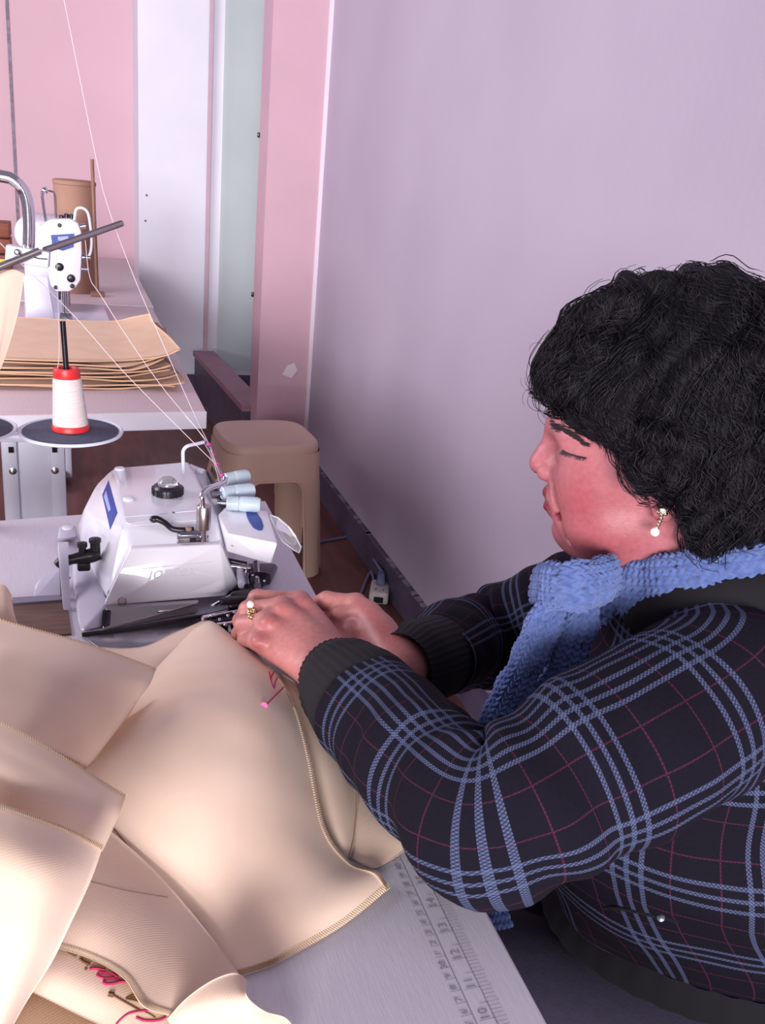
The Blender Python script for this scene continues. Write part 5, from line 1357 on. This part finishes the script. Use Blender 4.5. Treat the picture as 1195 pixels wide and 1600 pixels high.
def hemlift(V): V[:, 2] += np.clip((.70-V[:, 2])/.15, 0, 1)*.055*np.clip((V[:, :2]-np.array([.632, .612]))@bl_[:2]/.17, 0, 1); return V
V = hemlift(V)
jk = fast_mesh('jacket', V, Q, 'plaid_wool', pe, uv=UV+np.array([.02, .03]))
tag(jk, 'dark navy plaid jacket with pale blue and magenta lines')
V, Q, UV, D = loft([cc[0]]*4, [.168, .178, .179, .174], [.152, .165, .166, .158], [.515, .522, .538, .560], sub=4)
V = V+((V-np.repeat(D[:, :3], 129, axis=0))*(.006*np.sin(UV[:, 0]/.165*90))[:, None])
V = hemlift(V)
fast_mesh('hem_band', V, Q, 'cuff_black', jk)
def sleeve(name, ctrl, rad, uvoff, inner, s_el, m_='plaid_wool', nseg=112, k=16, wr=.005, ribs=0, sq=0.0, twist=0.0):
    P, R_ = catmull(np.array(ctrl), k, np.array(rad)); s = np.r_[0, np.cumsum(np.linalg.norm(np.diff(P, axis=0), axis=1))]
    if s_el < 1: s_el = s[min(4*k, len(s)-1)]
    sm = (s[1:]+s[:-1])/2; s2 = np.r_[0, np.cumsum(np.diff(s)*(1+.8*np.exp(-((sm-s_el)/.055)**2)))]
    T = np.gradient(P, axis=0); T /= np.linalg.norm(T, axis=1)[:, None]
    for _ in range(3): T[1:-1] = (T[:-2]+T[1:-1]*2+T[2:])/4
    T /= np.linalg.norm(T, axis=1)[:, None]
    A = np.cross(T[0], UPZ); A /= np.linalg.norm(A); V = []; UV = []
    inner = np.asarray(inner, float); inner /= np.linalg.norm(inner)
    for i in range(len(P)):
        A = A-T[i]*(A@T[i]); A /= np.linalg.norm(A); B = np.cross(T[i], A)
        for j in range(nseg+1):
            t = 2*math.pi*j/nseg+twist; d = math.cos(t)*A+math.sin(t)*B; r = R_[i]
            w_in = max(0, d@inner); g_el = math.exp(-((s[i]-s_el)/.075)**2)
            r -= w_in*g_el*R_[i]*.16
            r += .0085*w_in*g_el*math.sin((s[i]-s_el)*2*math.pi/.042+1.2*math.sin(t*2))
            r += .004*g_el*(1-w_in)*math.sin((s[i]-s_el)*2*math.pi/.055+2.5*math.sin(t))
            if ribs: r += .0008*math.cos(t*ribs)
            V.append(P[i]+d*r-UPZ*sq*0); UV.append((s2[i], (t-twist)*.072))
    V = np.array(V); n = nseg+1
    if wr: V = V+((V-np.repeat(P, n, axis=0))/np.repeat(R_, n)[:, None])*(wr*(fbm(V, 34, 3)+1.5*(.45-np.abs(fbm(V+.3, 21, 2)))))[:, None]
    idx = np.arange(len(P)*n).reshape(len(P), n); Q = np.stack([idx[:-1, :-1], idx[1:, :-1], idx[1:, 1:], idx[:-1, 1:]], -1).reshape(-1, 4)
    return fast_mesh(name, V, Q, m_, jk, uv=np.array(UV)+np.array(uvoff))
CL0 = Pz(592, 1118, .816); CL1 = Pz(519, 1051, .807)
ctl = [NECK+bl_*.080+np.array([0, 0, .000]), SHL+np.array([.008, .012, -.008]), SHL*.66+ELL*.34+np.array([0, -.006, -.002]), SHL*.30+ELL*.70+np.array([0, -.008, .002]), ELL+np.array([.006, .000, .002]), ELL*.62+CL0*.38+np.array([-.004, 0, .0]), ELL*.28+CL0*.72, CL0+(CL1-CL0)*.12]
sleeve('sleeve', ctl, [.058, .076, .070, .067, .063, .057, .053, .051], (.011, .010), (.8, .6, .1), .285, twist=-1.2)
sleeve('cuff', [CL0+(CL0-CL1)*.12, CL0*.7+CL1*.3, CL0*.3+CL1*.7, CL1], [.050, .052, .047, .037], (0, 0), (1, 0, 0), 9, 'cuff_black', wr=.0010, ribs=38, k=6)
CR0 = WR+(ELR-WR)*.30; CR1 = WR+(ELR-WR)*-.02+np.array([0, 0, -.004])
ctr = [NECK-bl_*.085+np.array([0, 0, -.022]), SHR+np.array([0, -.008, -.006]), SHR*.62+ELR*.38+np.array([.006, .008, 0]), SHR*.28+ELR*.72+np.array([.004, .008, 0]), ELR+np.array([.0, -.004, .004]), ELR*.6+CR0*.4+np.array([-.004, .012, 0]), CR0]
sleeve('sleeve', ctr, [.058, .072, .066, .062, .060, .054, .046], (.055, .04), (-.7, -.6, .3), .285, twist=-1.2)
sleeve('cuff', [CR0+(CR0-CR1)*.2, CR0*.5+CR1*.5, CR1], [.046, .047, .039], (0, 0), (1, 0, 0), 9, 'cuff_black', wr=.001, ribs=38, k=6)
# hood lying on the shoulders, black inside
hp = [NECK+bf*.075+bl_*.055+np.array([0, 0, -.030]), NECK+bf*.03+bl_*.086+np.array([0, 0, .022]), NECK-bf*.05+bl_*.080+np.array([0, 0, .052]), NECK-bf*.105+np.array([0, 0, .035]), NECK-bf*.05-bl_*.085+np.array([0, 0, .030]), NECK+bf*.03-bl_*.092+np.array([0, 0, 0]), NECK+bf*.075-bl_*.055+np.array([0, 0, -.030])]
P, R_ = catmull(np.array(hp), 10, np.array([.018, .028, .036, .042, .036, .028, .018]))
g = G(); g.tube(P, R_, 24); Vh = g.v[0]; g.v[0] = Vh+(.005*fbm(Vh, 45, 3))[:, None]*np.array([.6, .6, .5])
g.build('hood', 'lining_black', jk, angle=180)
# zip pull and pocket rivet
jb = BVHTree.FromPolygons([tuple(np.array(v.co)+ORG[pe.name]) for v in jk.data.vertices], [tuple(f.vertices) for f in jk.data.polygons])
q = on_bvh(jb, 1032, 1433, 0.0)
if q is not None:
    G().lathe([(.0042, -.002), (.0046, .001), (.0036, .003), (.0012, .0036)], q, axis=CAM_POS-q, seg=16).build('snap_button', 'steel', jk)
    pk = [on_bvh(jb, x, y, .0005) for x, y in ((900, 1425), (950, 1418), (990, 1424), (1030, 1433), (1060, 1440))]
    if all(w is not None for w in pk): G().tube(catmull(np.array(pk), 6)[0], .0016, 6).build('pocket_edge', 'cuff_black', jk)
# ------------------------------------------------------------------ scarf, knitted
def knit(u, v, w=.0080, l=.0064, A=.0034):
    a = np.mod(u/w, 1)-.5; b = np.mod(v/l+np.abs(a)*1.1, 1)
    return A*(np.sin(math.pi*b)**.8*(1-(2*np.abs(a))**6*.7)-.5)
def knit_tube(name, ctrl, ha_, hb_, parent, wide, k=40, nseg=170, hole=0):
    k = int(k*2); nseg = int(nseg*1.7)
    """flattened knitted band along a path; 'wide' is the direction its width follows"""
    P, R_ = catmull(np.array(ctrl), k, np.array(ha_)); _, R2 = catmull(np.array(ctrl), k, np.array(hb_)); W_, _ = catmull(np.array(wide), k)
    s = np.r_[0, np.cumsum(np.linalg.norm(np.diff(P, axis=0), axis=1))]; T = np.gradient(P, axis=0); T /= np.linalg.norm(T, axis=1)[:, None]
    A = W_-T*(W_*T).sum(1)[:, None]; A /= np.linalg.norm(A, axis=1)[:, None]; B = np.cross(T, A)
    th = np.linspace(0, 2*math.pi, nseg+1); e = 2.6
    c, sn = np.cos(th), np.sin(th); r = 1/((np.abs(c)**e+np.abs(sn)**e)**(1/e))
    Vr = P[:, None]+A[:, None]*(R_[:, None]*(r*c))[..., None]+B[:, None]*(R2[:, None]*(r*sn))[..., None]
    N_ = A[:, None]*(c/ R_.mean())[None, :, None]+B[:, None]*(sn/R2.mean())[None, :, None]; N_ /= np.linalg.norm(N_, axis=2, keepdims=True)
    uu = np.cumsum(np.r_[0, np.linalg.norm(np.diff(Vr[len(P)//2], axis=0), axis=1)]); U2, S2 = np.meshgrid(uu, s)
    disp = knit(U2, S2)
    lace = np.clip(np.sin(U2/.021*6.28)*np.sin(S2/.033*6.28+1.5*np.sin(U2/.02))-.74, 0, 1)*-.014+.0012*np.sin(S2/.033*6.28+1)
    V = Vr+N_*(disp+lace)[..., None]+N_*(.003*fbm(Vr, 40, 2))[..., None]
    n = nseg+1; idx = np.arange(len(P)*n).reshape(len(P), n); Q = np.stack([idx[:-1, :-1], idx[1:, :-1], idx[1:, 1:], idx[:-1, 1:]], -1).reshape(-1, 4)
    capA = V[0].mean(0); 
    return fast_mesh(name, V.reshape(-1, 3), Q, 'blue_knit', parent)
def nk(f, l, z): return NECK+bf*f+bl_*l+np.array([0, 0, z])
lp = [nk(.085, -.03, .012), nk(.090, .02, .006), nk(.055, .066, .024), nk(.0, .085, .056), nk(-.055, .062, .074), nk(-.075, 0, .07), nk(-.05, -.06, .062), nk(.0, -.082, .044), nk(.055, -.066, .020), nk(.092, -.02, .006), nk(.098, .03, .000)]
scf = knit_tube('scarf', lp, [.036]*11, [.017]*11, pe, [UPZ+bf*-.25]*11, k=30, nseg=130)
tag(scf, 'light blue knitted scarf looped round the neck')
kc = Pd(893, 925, .775); dn = Pd(880, 1000, .775)-kc
wv_ = [CR*.9+CU*.2]*5
knit_tube('scarf_knot', [Pd(846, 914, .850), Pd(852, 914, .800), Pd(878, 917, .766), Pd(908, 915, .764), Pd(934, 908, .780), Pd(952, 900, .81)], [.019, .0205, .021, .021, .020, .019], [.009, .010, .011, .011, .010, .009], scf, [CU+CR*.08]*6, k=16, nseg=110)
knit_tube('scarf_tail', [Pd(872, 915, .785), Pd(855, 965, .785), Pd(826, 1030, .80), Pd(792, 1100, .815), Pd(765, 1160, .825), Pd(750, 1230, .83), Pd(760, 1340, .82), Pd(784, 1452, .80)], [.014, .0155, .0162, .0168, .0168, .016, .014, .009], [.010, .0105, .0105, .0105, .0100, .009, .009, .006], scf, [CR+CU*-.15]*8, k=30, nseg=110)
knit_tube('scarf_tail', [Pd(914, 915, .788), Pd(906, 970, .792), Pd(884, 1040, .806), Pd(852, 1105, .82), Pd(826, 1165, .83), Pd(808, 1215, .835)], [.014, .0155, .0162, .0168, .0168, .016], [.010, .0105, .0105, .0105, .0100, .009], scf, [CR+CU*-.15]*6, k=34, nseg=110)

# ------------------------------------------------------------------ trousers and shoes
tv = Vol((.08, .40, -.01), (.86, 1.06, .62), .008)
hipc = np.array([.635, .605, .455])
fe = {}
for s in (-1, 1):
    hip = hipc+bl_*s*.085; knee = hip+bf*.40+np.array([0, 0, -.02]); ank = knee+np.array([.03, -.01, -.36])
    tv.chain([hip, hip*.5+knee*.5, knee], [.088, .084, .066], .03); tv.chain([knee, knee*.5+ank*.5, ank], [.068, .064, .055], .03); fe[s] = ank
tv.ell(hipc+np.array([.0, 0, .005]), (.13, .165, .090), .05, np.stack([bf, bl_, UPZ], 1))
V, Q = tv.mesh(); V = relax(V, Q, 2)+0
tr = fast_mesh('trousers', V, Q, 'trousers', pe)
for s in (-1, 1):
    a = fe[s]; sv = Vol(a+np.array([-.25, -.15, -.12]), a+np.array([.12, .25, .06]), .006); gz = .004
    heel = np.array([a[0], a[1], .04])-bf*.03; toe = np.array([a[0], a[1], .032])+bf*.17
    sv.cap(heel, toe, .038, .030, .01); sv.cap(np.array([a[0], a[1], .09]), heel+bf*.03, .042, .04, .02)
    sv.op(heel-.3, heel+.3, lambda X, Y, Z: (0.002-Z)+0*X+0*Y, 0.0, 's') if False else None
    V, Q = sv.mesh(); V[:, 2] = np.maximum(V[:, 2], .002)
    fast_mesh('shoe', V, Q, 'shoe', pe)
make_stool('beige plastic stool the woman sits on', 0.645, 0.60, 0.362, 0.140, 30, 'beige plastic stools')
